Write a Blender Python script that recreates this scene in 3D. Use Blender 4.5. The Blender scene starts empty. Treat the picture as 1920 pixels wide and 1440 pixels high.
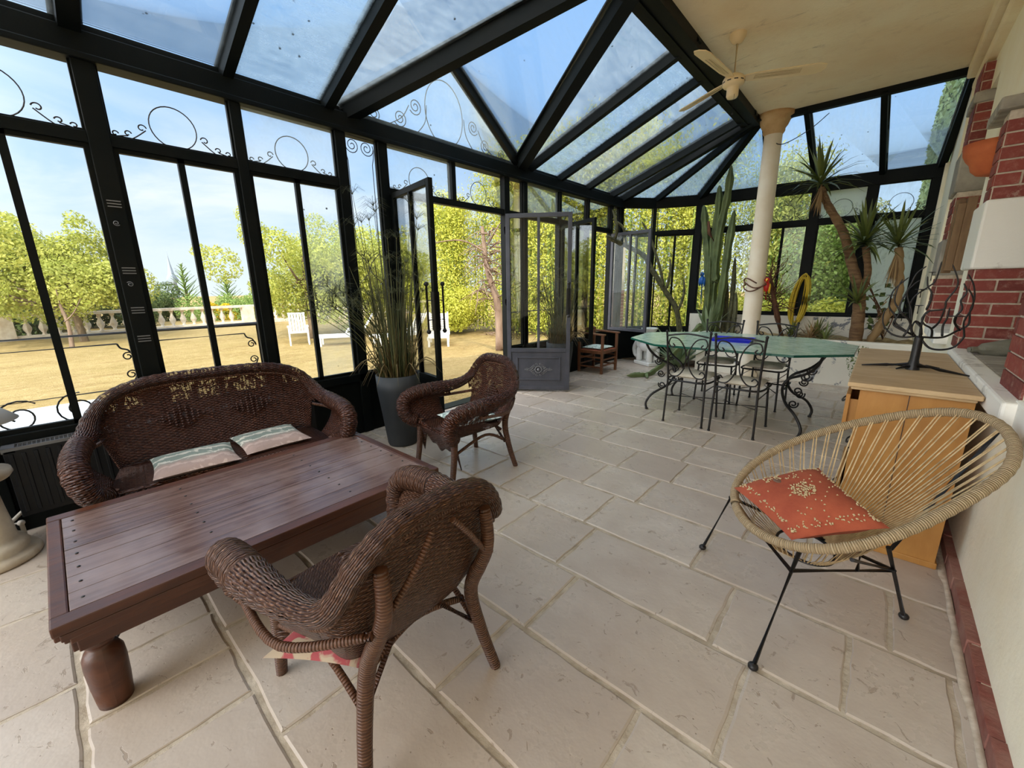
import bpy, bmesh, math, random
import numpy as np
from mathutils import Vector, Matrix
random.seed(7); rng = np.random.default_rng(7)
PI = math.pi
S = 0.9            # everything is laid out in units of 0.9 m; the last lines bring it to metres
scene = bpy.context.scene
# ------------------------------------------------------------------ camera
F, PITCH, ROLL, AZ, H = 764.8, .2353, -.014366, .7285, 1.5
cam_d = bpy.data.cameras.new('camera'); cam = bpy.data.objects.new('camera', cam_d)
scene.collection.objects.link(cam); scene.camera = cam
cam_d.sensor_width = 36; cam_d.lens = 36 * F / 1920; cam_d.clip_start = .02; cam_d.clip_end = 2000
_cp, _sp, _c, _s = math.cos(PITCH), math.sin(PITCH), math.cos(ROLL), math.sin(ROLL)
_r = Vector((_c, _s * _sp, _s * _cp)); _u = Vector((-_s, _c * _sp, _c * _cp)); _f = Vector((0, _cp, -_sp))
_M = Matrix((_r, _u, -_f)).transposed()
cam.matrix_world = Matrix.Translation((0, 0, H * S)) @ (Matrix.Rotation(AZ, 3, 'Z') @ _M).to_4x4()
# ------------------------------------------------------------------ colour management
vs = scene.view_settings
vs.view_transform = 'Standard'; vs.look = 'None'; vs.gamma = 1; vs.use_curve_mapping = False
vs.exposure = 0.27
scene.cycles.transparent_max_bounces = 32
scene.cycles.max_bounces = 12; scene.cycles.diffuse_bounces = 6
scene.cycles.sample_clamp_indirect = 6

# ------------------------------------------------------------------ node helpers
class NT:
    def __init__(s, nt): s.t = nt; s.n = nt.nodes; s.l = nt.links
    def node(s, typ, **kw):
        n = s.n.new(typ)
        for k, v in kw.items(): setattr(n, k, v)
        return n
    def put(s, sock, v):
        if hasattr(v, 'is_output') or isinstance(v, bpy.types.NodeSocket): s.l.new(v, sock)
        elif isinstance(v, (tuple, list)) and len(v) == 3 and sock.type == 'RGBA': sock.default_value = (*v, 1)
        else: sock.default_value = v
    def m(s, op, a, b=None, c=None, clamp=False):
        n = s.node('ShaderNodeMath', operation=op); n.use_clamp = clamp
        s.put(n.inputs[0], a)
        if b is not None: s.put(n.inputs[1], b)
        if c is not None: s.put(n.inputs[2], c)
        return n.outputs[0]
    def vm(s, op, a, b=None):
        n = s.node('ShaderNodeVectorMath', operation=op); s.put(n.inputs[0], a)
        if b is not None: s.put(n.inputs[1], b)
        return n.outputs['Value'] if op in ('DOT_PRODUCT', 'LENGTH') else n.outputs[0]
    def mix(s, f, a, b, blend='MIX'):
        n = s.node('ShaderNodeMix', data_type='RGBA', blend_type=blend)
        s.put(n.inputs[0], f); s.put(n.inputs[6], a); s.put(n.inputs[7], b); return n.outputs[2]
    def ramp(s, f, stops, interp='LINEAR'):
        n = s.node('ShaderNodeValToRGB'); s.put(n.inputs[0], f); e = n.color_ramp.elements; n.color_ramp.interpolation = interp
        while len(e) < len(stops): e.new(.5)
        for x, (p, c) in zip(e, stops):
            x.position = p; x.color = (c, c, c, 1) if isinstance(c, (int, float)) else (*c, 1)
        return n.outputs[0]
    def noise(s, vec, scale, detail=4, rough=.55, dist=0):
        n = s.node('ShaderNodeTexNoise'); s.put(n.inputs['Vector'], vec); n.inputs['Scale'].default_value = scale
        n.inputs['Detail'].default_value = detail; n.inputs['Roughness'].default_value = rough; n.inputs['Distortion'].default_value = dist
        return n.outputs['Fac']
    def vor(s, vec, scale, feature='F1'):
        n = s.node('ShaderNodeTexVoronoi', feature=feature); s.put(n.inputs['Vector'], vec); n.inputs['Scale'].default_value = scale
        return n.outputs['Distance']
    def map(s, vec, scale=(1, 1, 1), rot=(0, 0, 0), loc=(0, 0, 0)):
        n = s.node('ShaderNodeMapping'); s.put(n.inputs[0], vec); n.inputs['Scale'].default_value = scale
        n.inputs['Rotation'].default_value = rot; n.inputs['Location'].default_value = loc; return n.outputs[0]
    def bump(s, h, strength=.3, dist=.01):
        n = s.node('ShaderNodeBump'); n.inputs['Strength'].default_value = strength; n.inputs['Distance'].default_value = dist
        s.put(n.inputs['Height'], h); return n.outputs[0]

def lin(r, g, b):
    f = lambda c: (c / 255 / 12.92) if c / 255 <= .04045 else ((c / 255 + .055) / 1.055) ** 2.4
    return (f(r), f(g), f(b))

# ------------------------------------------------------------------ world: late-summer sky, blue overhead, thin cloud low down, unseen brightness added behind the camera to fill the interior
SUN_DIR = Vector((.74, -.42, .70)).normalized()
w = bpy.data.worlds.new('sky'); scene.world = w; w.use_nodes = True
t = NT(w.node_tree); t.n.clear()
tc = t.node('ShaderNodeTexCoord').outputs['Generated']
sx = t.node('ShaderNodeSeparateXYZ'); t.put(sx.inputs[0], tc)
z = sx.outputs[2]
sky = t.ramp(z, [(0, lin(222, 232, 238)), (.12, lin(190, 215, 240)), (.33, lin(156, 194, 240)), (.7, lin(142, 184, 238))])
cv = t.map(tc, (1, 1, 3.2))
cl = t.noise(cv, 2.3, 6, .6, .4)
side = t.m('SUBTRACT', 1.0, t.m('MULTIPLY', t.m('ABSOLUTE', t.m('SUBTRACT', z, .17)), 5.2), clamp=True)
left = t.m('MULTIPLY_ADD', sx.outputs[0], -1.6, -.75, clamp=True)       # the cloud stands over the far lawn, to the left
cm = t.m('MULTIPLY', t.ramp(cl, [(.36, 0), (.58, 1)]), t.m('MULTIPLY', side, left), clamp=True)
sky = t.mix(t.m('MULTIPLY', cm, .95), sky, lin(240, 243, 246))
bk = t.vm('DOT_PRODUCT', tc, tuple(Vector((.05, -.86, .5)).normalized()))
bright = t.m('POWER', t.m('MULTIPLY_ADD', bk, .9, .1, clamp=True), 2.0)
bright = t.m('MULTIPLY', bright, 5.0)  # added sky glow out of view, lights the room from behind
zen = t.m('MULTIPLY', t.m('MULTIPLY_ADD', z, 2.4, -1.5, clamp=True), .8)   # brightening added overhead to light the interior
white = t.mix(1.0, lin(255, 250, 240), (1, 1, 1), 'MULTIPLY')
bg1 = t.node('ShaderNodeBackground'); t.put(bg1.inputs[0], sky); bg1.inputs[1].default_value = 1.08
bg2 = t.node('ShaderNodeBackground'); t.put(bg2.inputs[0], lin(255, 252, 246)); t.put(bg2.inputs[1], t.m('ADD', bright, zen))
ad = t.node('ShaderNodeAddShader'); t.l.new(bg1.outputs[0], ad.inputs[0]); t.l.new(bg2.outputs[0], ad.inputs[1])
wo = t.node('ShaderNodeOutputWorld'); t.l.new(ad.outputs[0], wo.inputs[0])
# sun
sd = bpy.data.lights.new('sun', 'SUN'); sd.energy = 3.3; sd.angle = math.radians(.6); sd.color = (1, .93, .80)
so = bpy.data.objects.new('sun', sd); scene.collection.objects.link(so)
so.rotation_euler = SUN_DIR.to_track_quat('Z', 'Y').to_euler(); so.location = (8, -6, 12)

# ------------------------------------------------------------------ materials
def mat(name, col, rough=.6, metal=0, fn=None, spec=.5):
    m = bpy.data.materials.new(name); m.use_nodes = True
    T = NT(m.node_tree); T.b = m.node_tree.nodes['Principled BSDF']; T.out = m.node_tree.nodes['Material Output']
    T.b.inputs['Base Color'].default_value = (*col, 1); T.b.inputs['Roughness'].default_value = rough
    T.b.inputs['Metallic'].default_value = metal; T.b.inputs['Specular IOR Level'].default_value = spec
    c = T.node('ShaderNodeTexCoord'); T.obj = c.outputs['Object']; T.uv = c.outputs['UV']
    T.isl = T.node('ShaderNodeNewGeometry').outputs['Random Per Island']
    if fn: fn(T)
    return m
def vary(c1, c2, scale=8, bump=.15, bscale=60, bd=.004, stretch=(1, 1, 1)):
    def f(T):
        v = T.map(T.obj, stretch)
        n = T.noise(v, scale, 5)
        T.put(T.b.inputs['Base Color'], T.mix(T.ramp(n, [(.3, 0), (.7, 1)]), c1, c2))
        if bump: T.put(T.b.inputs['Normal'], T.bump(T.noise(v, bscale, 4), bump, bd))
    return f
M = {}
M['steel'] = mat('black_steel', (.003, .005, .005), .5, 0, vary((.0022, .004, .004), (.006, .007, .006), 5, .1), .14)
M['iron'] = mat('wrought_iron', (.008, .007, .007), .42, 0, vary((.006, .005, .005), (.016, .013, .012), 20, .3, 120), .4)
M['doorsteel'] = mat('grey_steel_paint', (.085, .09, .10), .42, .1, vary(lin(60, 62, 70), lin(76, 76, 84), 6, .1))
M['radiator'] = mat('radiator_enamel', (.007, .008, .010), .4, spec=.3)
M['grey_metal'] = mat('grey_metal', lin(120, 120, 122), .4, .4)
def f_plaster(T):
    n = T.noise(T.obj, 1.1, 6, .6); n2 = T.noise(T.obj, 6, 6, .7); n3 = T.noise(T.map(T.obj, (1, 2.5, 1), (0, 0, .5)), 1.6, 8, .75, 1.2)
    c = T.mix(T.ramp(n, [(.35, 0), (.65, 1)]), lin(250, 236, 204), lin(240, 216, 178))
    c = T.mix(T.m('MULTIPLY', T.ramp(n2, [(.55, 0), (.72, 1)]), .22), c, lin(190, 160, 124))
    c = T.mix(T.m('MULTIPLY', T.ramp(n3, [(.60, 0), (.70, 1)]), .55), c, lin(140, 118, 92))
    T.put(T.b.inputs['Base Color'], c)
    T.put(T.b.inputs['Normal'], T.bump(T.m('ADD', T.noise(T.obj, 5, 6, .6), T.m('MULTIPLY', T.noise(T.obj, 60, 3), .3)), .25, .03))
M['ceil'] = mat('stained_cream_plaster', (.7, .6, .45), .85, 0, f_plaster)
def f_wall(T):
    n = T.noise(T.obj, 1.5, 6, .6); n2 = T.noise(T.map(T.obj, (1, 1, .4)), 5, 8, .75)
    c = T.mix(T.ramp(n, [(.35, 0), (.7, 1)]), lin(250, 244, 222), lin(242, 230, 198))
    c = T.mix(T.m('MULTIPLY', T.ramp(n2, [(.62, 0), (.74, 1)]), .35), c, lin(176, 160, 128))
    T.put(T.b.inputs['Base Color'], c); T.put(T.b.inputs['Normal'], T.bump(T.noise(T.obj, 14, 6, .6), .2, .02))
M['wall'] = mat('cream_wall_plaster', (.8, .74, .6), .8, 0, f_wall)
def f_white(T):
    n = T.noise(T.obj, 3.5, 8, .7)
    c = T.mix(T.ramp(n, [(.56, 0), (.66, 1)]), lin(236, 232, 222), lin(168, 160, 146))
    T.put(T.b.inputs['Base Color'], c); T.put(T.b.inputs['Normal'], T.bump(n, .3, .02))
M['white'] = mat('chipped_white_paint', (.8, .78, .74), .7, 0, f_white)
def f_peel(T):
    n = T.noise(T.obj, 3.2, 9, .72, .5)
    c = T.mix(T.ramp(n, [(.57, 0), (.60, 1)]), lin(228, 222, 208), lin(120, 122, 128))
    c = T.mix(T.ramp(T.noise(T.obj, 1.2, 5), [(.55, 0), (.8, 1)]), c, lin(196, 186, 168))
    T.put(T.b.inputs['Base Color'], c); T.put(T.b.inputs['Normal'], T.bump(n, .3, .02))
M['peel'] = mat('peeling_white_planter_paint', (.8, .78, .74), .8, 0, f_peel)
M['stonegrey'] = mat('weathered_sill_stone', lin(160, 152, 140), .8, 0, vary(lin(176, 168, 154), lin(122, 116, 106), 5, .4, 30, .01, (1, 3, 1)))
def f_brick(T):
    c = T.mix(T.isl, lin(146, 66, 54), lin(108, 44, 38))
    c = T.mix(T.m('MULTIPLY', T.ramp(T.noise(T.obj, 25, 6, .7), [(.5, 0), (.75, 1)]), .5), c, lin(176, 124, 106))
    c = T.mix(T.m('MULTIPLY', T.ramp(T.noise(T.obj, 9, 7, .8), [(.58, 0), (.68, 1)]), .5), c, lin(206, 186, 168))
    T.put(T.b.inputs['Base Color'], c); T.put(T.b.inputs['Normal'], T.bump(T.noise(T.obj, 50, 5), .4, .006))
M['brick'] = mat('red_brick', (.35, .09, .06), .75, 0, f_brick)
M['brick_worn'] = mat('worn_brick', lin(128, 74, 62), .85, 0, vary(lin(124, 66, 56), lin(150, 112, 98), 9, .5, 40, .01))
M['mortar'] = mat('pale_mortar', lin(206, 190, 168), .9, 0, vary(lin(214, 200, 180), lin(176, 158, 136), 30))
def f_tile(T):
    base = T.mix(T.isl, lin(200, 188, 174), lin(182, 167, 152))
    n = T.noise(T.obj, 2.2, 6, .65)
    c = T.mix(T.ramp(n, [(.35, 0), (.7, 1)]), base, lin(176, 160, 145))
    pit = T.noise(T.obj, 16, 6, .62, 1.2)
    pm = T.ramp(pit, [(.62, 0), (.66, 1)])
    sp = T.ramp(T.vor(T.obj, 34), [(.05, 1), (.11, 0)])
    spm = T.m('MULTIPLY', sp, T.ramp(T.noise(T.obj, 5, 2), [(.5, 0), (.6, 1)]))
    mk = T.m('MAXIMUM', T.m('MULTIPLY', pm, .5), T.m('MULTIPLY', spm, .75))
    c = T.mix(mk, c, lin(132, 112, 92))
    T.put(T.b.inputs['Base Color'], c)
    T.put(T.b.inputs['Roughness'], T.m('MULTIPLY_ADD', n, .32, .13))
    h = T.m('SUBTRACT', T.m('MULTIPLY', T.noise(T.obj, 4.5, 5, .6), 1.2), T.m('ADD', T.m('MULTIPLY', pm, .25), T.m('MULTIPLY', spm, .3)))
    T.put(T.b.inputs['Normal'], T.bump(h, .35, .012))
M['tile'] = mat('tumbled_limestone_tile', (.6, .52, .45), .3, 0, f_tile)
M['grout'] = mat('sandy_grout', lin(190, 176, 156), .9, 0, vary(lin(200, 186, 166), lin(160, 144, 122), 12, .5, 50, .01))
def f_glass(dirt, tint, streak=1.0, milk=(.72, .80, .82)):
    def f(T):
        T.n.remove(T.b)
        tr = T.node('ShaderNodeBsdfTransparent'); tr.inputs[0].default_value = (*tint, 1)
        gl = T.node('ShaderNodeBsdfGlossy'); gl.inputs['Roughness'].default_value = .015
        fr = T.node('ShaderNodeFresnel'); fr.inputs['IOR'].default_value = 1.35
        mx = T.node('ShaderNodeMixShader'); T.put(mx.inputs[0], T.m('MULTIPLY', fr.outputs[0], .7)); T.l.new(tr.outputs[0], mx.inputs[1]); T.l.new(gl.outputs[0], mx.inputs[2])
        last = mx.outputs[0]
        if dirt > 0:
            df = T.node('ShaderNodeBsdfDiffuse'); df.inputs[0].default_value = (*milk, 1)
            tl = T.node('ShaderNodeBsdfTranslucent'); tl.inputs[0].default_value = (*milk, 1)
            dm = T.node('ShaderNodeMixShader'); dm.inputs[0].default_value = .65
            T.l.new(df.outputs[0], dm.inputs[1]); T.l.new(tl.outputs[0], dm.inputs[2])
            n1 = T.noise(T.obj, 2.0, 7, .7, .8); n2 = T.noise(T.map(T.obj, (6, 1.2, 1.2)), 3, 6, .75)
            k = T.m('ADD', T.m('MULTIPLY', T.ramp(n1, [(.3, 0), (.75, 1)]), .6), T.m('MULTIPLY', T.ramp(n2, [(.35, 0), (.8, 1)]), .6 * streak))
            k = T.m('MULTIPLY', k, dirt, clamp=True)
            m2 = T.node('ShaderNodeMixShader'); T.put(m2.inputs[0], k); T.l.new(last, m2.inputs[1]); T.l.new(dm.outputs[0], m2.inputs[2]); last = m2.outputs[0]
            sp = T.ramp(T.vor(T.obj, 9), [(.05, 1), (.09, 0)]); sp = T.m('MULTIPLY', sp, T.ramp(T.noise(T.obj, 1.7, 1), [(.52, 0), (.58, 1)]))
            dk = T.node('ShaderNodeBsdfDiffuse'); dk.inputs[0].default_value = (.06, .07, .07, 1)
            m3 = T.node('ShaderNodeMixShader'); T.put(m3.inputs[0], T.m('MULTIPLY', sp, .8)); T.l.new(last, m3.inputs[1]); T.l.new(dk.outputs[0], m3.inputs[2]); last = m3.outputs[0]
        T.l.new(last, T.out.inputs[0])
    return f
M['glass'] = mat('window_glass', (1, 1, 1), .1, 0, f_glass(0, (.97, .985, .98)))
M['haze'] = mat('hazy_window_glass', (1, 1, 1), .1, 0, f_glass(.22, (.95, .98, .98)))
M['milky'] = mat('frosted_film_glass', (1, 1, 1), .1, 0, f_glass(3.5, (.92, .97, .95), .5, (.86, .90, .87)))
M['roofglass'] = mat('clean_roof_glass', (1, 1, 1), .1, 0, f_glass(.07, (.90, .95, .97)))
M['roofdirt'] = mat('dirty_roof_glass', (1, 1, 1), .1, 0, f_glass(.62, (.84, .92, .95), 1, (.46, .56, .64)))
def f_wicker(dark, light, holes, row=.0075, stake=.022):
    def f(T):
        s = T.node('ShaderNodeSeparateXYZ'); T.put(s.inputs[0], T.uv); u, v = s.outputs[0], s.outputs[1]
        rv = T.m('DIVIDE', v, row); fl = T.m('FLOOR', rv)
        a = T.m('ABSOLUTE', T.m('SINE', T.m('MULTIPLY', rv, PI)))
        b = T.m('SINE', T.m('MULTIPLY_ADD', u, PI / stake, T.m('MULTIPLY', fl, PI)))
        h = T.m('MULTIPLY', a, T.m('MULTIPLY_ADD', b, .4, .6))
        n = T.noise(T.obj, 9, 5, .7); n2 = T.noise(T.map(T.uv, (8, 130, 1)), 3, 3, .6)
        c = T.mix(T.ramp(n2, [(.35, 0), (.75, 1)]), dark, light)
        c = T.mix(T.m('MULTIPLY', T.ramp(n, [(.60, 0), (.72, 1)]), .35), c, (light[0] * 1.7, light[1] * 1.9, light[2] * 2))
        n3 = T.noise(T.map(T.uv, (60, 160, 1)), 1.0, 3, .7); c = T.mix(T.m('MULTIPLY', T.ramp(n3, [(.55, 0), (.64, 1)]), .6), c, (light[0] * 2.4, light[1] * 3, light[2] * 3))  # pale specks painted in for glints on the weave, besides worn strands
        sk = T.ramp(T.m('ABSOLUTE', T.m('SINE', T.m('MULTIPLY', u, PI / (stake * 1.6)))), [(.0, 1), (.22, 0)]); c = T.mix(T.m('MULTIPLY', sk, .5), c, dark)
        T.put(T.b.inputs['Base Color'], c)
        T.put(T.b.inputs['Normal'], T.bump(h, 1.0, .010)); T.b.inputs['Specular IOR Level'].default_value = .4
        if holes > 0:
            st = T.m('ABSOLUTE', T.m('SINE', T.m('MULTIPLY', u, PI / stake)))
            g = T.m('MULTIPLY', T.m('LESS_THAN', a, .55), T.m('GREATER_THAN', st, .35))
            g = T.m('MULTIPLY', g, T.ramp(T.noise(T.obj, 30, 4, .8), [(1 - holes - .02, 0), (1 - holes, 1)]))
            T.put(T.b.inputs['Alpha'], T.m('SUBTRACT', 1, g))
    return f
M['wicker'] = mat('dark_red_wicker', (.1, .03, .02), .34, 0, f_wicker((.030, .009, .005), (.105, .032, .015), .495, .0095, .024))
M['wicker_near'] = mat('brown_wicker', (.12, .05, .03), .38, 0, f_wicker((.040, .014, .007), (.150, .062, .032), .40, .0085, .024))
def f_wrap(c1, c2, pitch, nz=.5):
    def f(T):
        s = T.node('ShaderNodeSeparateXYZ'); T.put(s.inputs[0], T.uv)
        h = T.m('ABSOLUTE', T.m('SINE', T.m('MULTIPLY', s.outputs[0], PI / pitch)))
        n = T.noise(T.map(T.uv, (90, 3, 1)), 3, 3, .6)
        c = T.mix(T.ramp(n, [(.35, 0), (.8, 1)]), c1, c2)
        T.put(T.b.inputs['Base Color'], c); T.put(T.b.inputs['Normal'], T.bump(h, .9, .005))
    return f
M['wrap'] = mat('cane_wrapped_leg', (.14, .06, .03), .4, 0, f_wrap((.075, .028, .015), (.19, .085, .04), .010))
M['rope'] = mat('natural_cord_wrap', (.4, .3, .2), .75, 0, f_wrap(lin(150, 126, 92), lin(206, 182, 146), .008))
M['cord'] = mat('natural_cord', lin(196, 168, 122), .75, 0, vary(lin(206, 180, 136), lin(160, 132, 92), 30, .2))
def f_wood(c1, c2, c3, axis=(1, 1, 1), gloss=.35, sc=3.0):
    def f(T):
        v = T.map(T.obj, axis)
        n = T.noise(v, sc, 8, .65, .6); n2 = T.noise(T.obj, 2.2, 4, .6)
        c = T.mix(T.ramp(n, [(.35, 0), (.68, 1)]), c1, c2)
        c = T.mix(T.m('MULTIPLY', T.ramp(n2, [(.48, 0), (.7, 1)]), .6), c, c3)
        c = T.mix(T.m('MULTIPLY', T.isl, .25), c, c1)
        T.put(T.b.inputs['Base Color'], c); T.put(T.b.inputs['Roughness'], T.m('MULTIPLY_ADD', n, .25, gloss - .1))
        T.put(T.b.inputs['Normal'], T.bump(n, .25, .006))
    return f
M['tabletop'] = mat('worn_sheesham_top', (.2, .1, .07), .3, 0, f_wood(lin(84, 60, 52), lin(124, 98, 88), lin(152, 130, 122), (14, .7, 1), .19))
M['tablewood'] = mat('sheesham_wood', (.15, .06, .03), .3, 0, f_wood(lin(66, 34, 20), lin(98, 56, 34), lin(52, 26, 15), (10, .8, 6), .34))
M['pine'] = mat('honey_pine', (.5, .28, .1), .5, 0, f_wood(lin(186, 134, 66), lin(164, 110, 46), lin(146, 92, 36), (4, 8, .8), .5))
M['pinetop'] = mat('bleached_pine_top', (.5, .4, .28), .6, 0, f_wood(lin(204, 178, 138), lin(182, 150, 108), lin(160, 130, 92), (1.2, 9, 4), .6))
M['oldwood'] = mat('weathered_brown_wood', (.25, .16, .08), .7, 0, f_wood(lin(128, 98, 64), lin(96, 68, 42), lin(150, 122, 84), (6, 6, .8), .65))
M['chairwood'] = mat('stained_beech', (.2, .09, .04), .45, 0, f_wood(lin(124, 78, 46), lin(92, 52, 28), lin(70, 40, 22), (5, 5, 1), .45))
M['pot'] = mat('anthracite_planter', lin(52, 56, 60), .6, 0, vary(lin(38, 42, 46), lin(50, 53, 56), 5, .1))
M['soil'] = mat('dry_soil', lin(92, 68, 48), .95, 0, vary(lin(104, 80, 56), lin(60, 44, 30), 18, .8, 60, .02))
M['straw'] = mat('straw_litter', lin(178, 150, 104), .9, 0, vary(lin(190, 164, 116), lin(120, 96, 62), 18, .8, 60, .02))
M['papyrus'] = mat('papyrus_stem', lin(74, 84, 36), .6, 0, lambda T: T.put(T.b.inputs['Base Color'], T.mix(T.isl, lin(48, 58, 26), lin(92, 90, 46))))
M['reed'] = mat('dry_reed', lin(150, 120, 66), .7, 0, lambda T: T.put(T.b.inputs['Base Color'], T.mix(T.isl, lin(70, 58, 32), lin(128, 108, 64))))
def f_leaf(c1, c2, tr=.35):
    def f(T):
        n = T.noise(T.obj, .9, 3)
        c = T.mix(T.isl, c1, c2); c = T.mix(T.m('MULTIPLY', T.ramp(n, [(.4, 0), (.65, 1)]), .45), c, (c1[0] * .75, c1[1] * .85, c1[2] * .8))
        T.put(T.b.inputs['Base Color'], c)
        tl = T.node('ShaderNodeBsdfTranslucent'); T.put(tl.inputs[0], c)
        mx = T.node('ShaderNodeMixShader'); mx.inputs[0].default_value = tr
        T.l.new(T.b.outputs[0], mx.inputs[1]); T.l.new(tl.outputs[0], mx.inputs[2]); T.l.new(mx.outputs[0], T.out.inputs[0])
    return f
M['leaf_yel'] = mat('sunny_tree_leaves', (.4, .45, .05), .6, 0, f_leaf(lin(160, 166, 70), lin(206, 204, 112)), .2)
M['leaf_bam'] = mat('bamboo_leaves', (.4, .45, .05), .6, 0, f_leaf(lin(168, 172, 60), lin(218, 212, 100)), .2)
M['leaf_dark'] = mat('dark_conifer_leaves', (.1, .14, .05), .7, 0, f_leaf(lin(74, 92, 50), lin(110, 124, 70), .2), .2)
M['leaf_mid'] = mat('mid_green_leaves', (.2, .3, .08), .6, 0, f_leaf(lin(120, 146, 70), lin(160, 178, 96)), .2)
M['leaf_olive'] = mat('grey_olive_leaves', (.3, .35, .18), .6, 0, f_leaf(lin(176, 178, 120), lin(214, 210, 156)), .2)
M['leaf_gold'] = mat('golden_shrub_leaves', (.6, .45, .03), .6, 0, f_leaf(lin(214, 182, 30), lin(236, 208, 60)), .2)
M['ivy'] = mat('ivy_leaves', (.1, .16, .06), .45, 0, f_leaf(lin(92, 112, 62), lin(140, 156, 100), .15), .3)
M['bark'] = mat('grey_bark', lin(120, 100, 78), .9, 0, vary(lin(140, 120, 96), lin(84, 68, 50), 8, .7, 30, .03, (1, 1, .3)))
M['deadbark'] = mat('pale_dead_bark', lin(190, 160, 134), .9, 0, vary(lin(150, 128, 108), lin(104, 80, 64), 6, .7, 30, .03, (1, 1, .3)))
def f_lawn(T):
    n = T.noise(T.obj, .5, 6, .6); n2 = T.noise(T.obj, 9, 6, .75); n3 = T.noise(T.map(T.obj, (1, .35, 1), (0, 0, .6)), 3, 5, .7)
    c = T.mix(T.ramp(n, [(.35, 0), (.65, 1)]), lin(176, 152, 102), lin(158, 136, 86))
    c = T.mix(T.m('MULTIPLY', T.ramp(n3, [(.45, 0), (.7, 1)]), .6), c, lin(134, 106, 64))
    c = T.mix(T.m('MULTIPLY', T.ramp(n2, [(.5, 0), (.72, 1)]), .7), c, lin(206, 178, 130))
    T.put(T.b.inputs['Base Color'], c); T.put(T.b.inputs['Normal'], T.bump(T.noise(T.obj, 30, 4, .7), .8, .05))
M['lawn'] = mat('dry_straw_lawn', (.6, .45, .2), .95, 0, f_lawn, .1)
M['terrace'] = mat('terrace_concrete', lin(186, 192, 198), .8, 0, vary(lin(196, 200, 204), lin(160, 164, 168), 6, .3, 60))
M['baluster'] = mat('pale_cast_stone', lin(226, 214, 196), .85, 0, vary(lin(234, 224, 208), lin(196, 176, 154), 4, .3, 40))
M['plastic'] = mat('white_garden_plastic', (.82, .82, .80), .4)
M['ceramic'] = mat('white_glazed_ceramic', (.80, .80, .78), .2, 0, vary((.84, .84, .82), (.72, .72, .70), 4, .05))
M['terracotta'] = mat('terracotta', lin(190, 98, 52), .75, 0, vary(lin(198, 106, 58), lin(168, 78, 40), 6, .2, 40))
M['pedestal'] = mat('cream_stone_pedestal', lin(206, 192, 168), .7, 0, vary(lin(218, 206, 184), lin(176, 158, 134), 7, .3, 40))
M['shade'] = mat('white_lamp_shade', lin(214, 212, 210), .8)
def f_tglass(T):
    n = T.noise(T.map(T.obj, (1, 3, 1)), 9, 6, .7, 1.0)
    T.put(T.b.inputs['Base Color'], T.mix(T.ramp(n, [(.4, 0), (.6, 1)]), lin(222, 238, 222), lin(156, 196, 172)))  # pale streaks of reflected light painted into the glass colour
    T.put(T.b.inputs['Normal'], T.bump(n, .35, .008))
M['tglass'] = mat('rippled_green_glass', (.3, .5, .4), .12, 0, f_tglass, .8)
M['tedge'] = mat('green_glass_edge', (.01, .09, .06), .15)
M['tray'] = mat('cobalt_blue_glass', lin(30, 36, 190), .15)
M['cushion_w'] = mat('cream_cotton', lin(226, 214, 194), .9, 0, vary(lin(230, 220, 202), lin(206, 192, 168), 12, .3, 200, .002))
def f_orange(T):
    n = T.noise(T.obj, 10, 6, .7)
    T.put(T.b.inputs['Base Color'], T.mix(T.ramp(n, [(.3, 0), (.8, 1)]), lin(146, 62, 38), lin(176, 88, 56)))
    T.put(T.b.inputs['Normal'], T.bump(T.m('ADD', n, T.noise(T.obj, 300, 2)), .3, .004))
M['orange'] = mat('rust_orange_velvet', lin(190, 86, 56), .85, 0, f_orange)
M['bead'] = mat('cream_embroidery', lin(200, 178, 136), .7)
M['mirror'] = mat('brown_embroidery', lin(112, 82, 66), .6)
def f_stripe(c1, c2, c3):
    def f(T):
        s = T.node('ShaderNodeSeparateXYZ'); T.put(s.inputs[0], T.obj)
        n = T.noise(T.obj, 7, 4, .6, 1.5)
        wv = T.m('SINE', T.m('MULTIPLY_ADD', s.outputs[0], 70, T.m('MULTIPLY', n, 14)))
        c = T.mix(T.ramp(wv, [(.35, 0), (.6, 1)]), c1, c2)
        c = T.mix(T.m('MULTIPLY', T.ramp(T.m('MULTIPLY_ADD', s.outputs[0], 4, T.m('MULTIPLY', n, .6)), [(.35, 0), (.6, 1)]), .65), c, c3); T.put(T.b.inputs['Normal'], T.bump(T.noise(T.obj, 60, 4), .4, .006))
        T.put(T.b.inputs['Base Color'], c)
    return f
M['stripe'] = mat('striped_seat_pad_cloth', lin(180, 170, 160), .9, 0, f_stripe(lin(126, 134, 124), lin(196, 190, 176), lin(178, 140, 130)))
def f_swirl(T):
    wv = T.node('ShaderNodeTexWave'); wv.wave_type = 'RINGS'; T.put(wv.inputs[0], T.obj); wv.inputs['Scale'].default_value = 7; wv.inputs['Distortion'].default_value = 14; wv.inputs['Detail Scale'].default_value = 1.2
    T.put(T.b.inputs['Base Color'], T.mix(T.ramp(wv.outputs['Fac'], [(.5, 0), (.62, 1)]), lin(214, 222, 214), lin(146, 164, 158)))
M['swirl'] = mat('pale_green_scroll_cloth', lin(200, 210, 200), .9, 0, f_swirl)
M['pinkpad'] = mat('pink_floral_cloth', lin(200, 140, 130), .9, 0, lambda T: T.put(T.b.inputs['Base Color'], T.mix(T.ramp(T.noise(T.obj, 14, 3, .5, 1), [(.48, 0), (.54, 1)]), lin(176, 156, 130), lin(160, 72, 74))))
M['greenpad'] = mat('green_speckled_cloth', lin(180, 200, 186), .9, 0, lambda T: T.put(T.b.inputs['Base Color'], T.mix(T.ramp(T.noise(T.obj, 40, 3), [(.5, 0), (.6, 1)]), lin(214, 226, 216), lin(120, 146, 130))))
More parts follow.
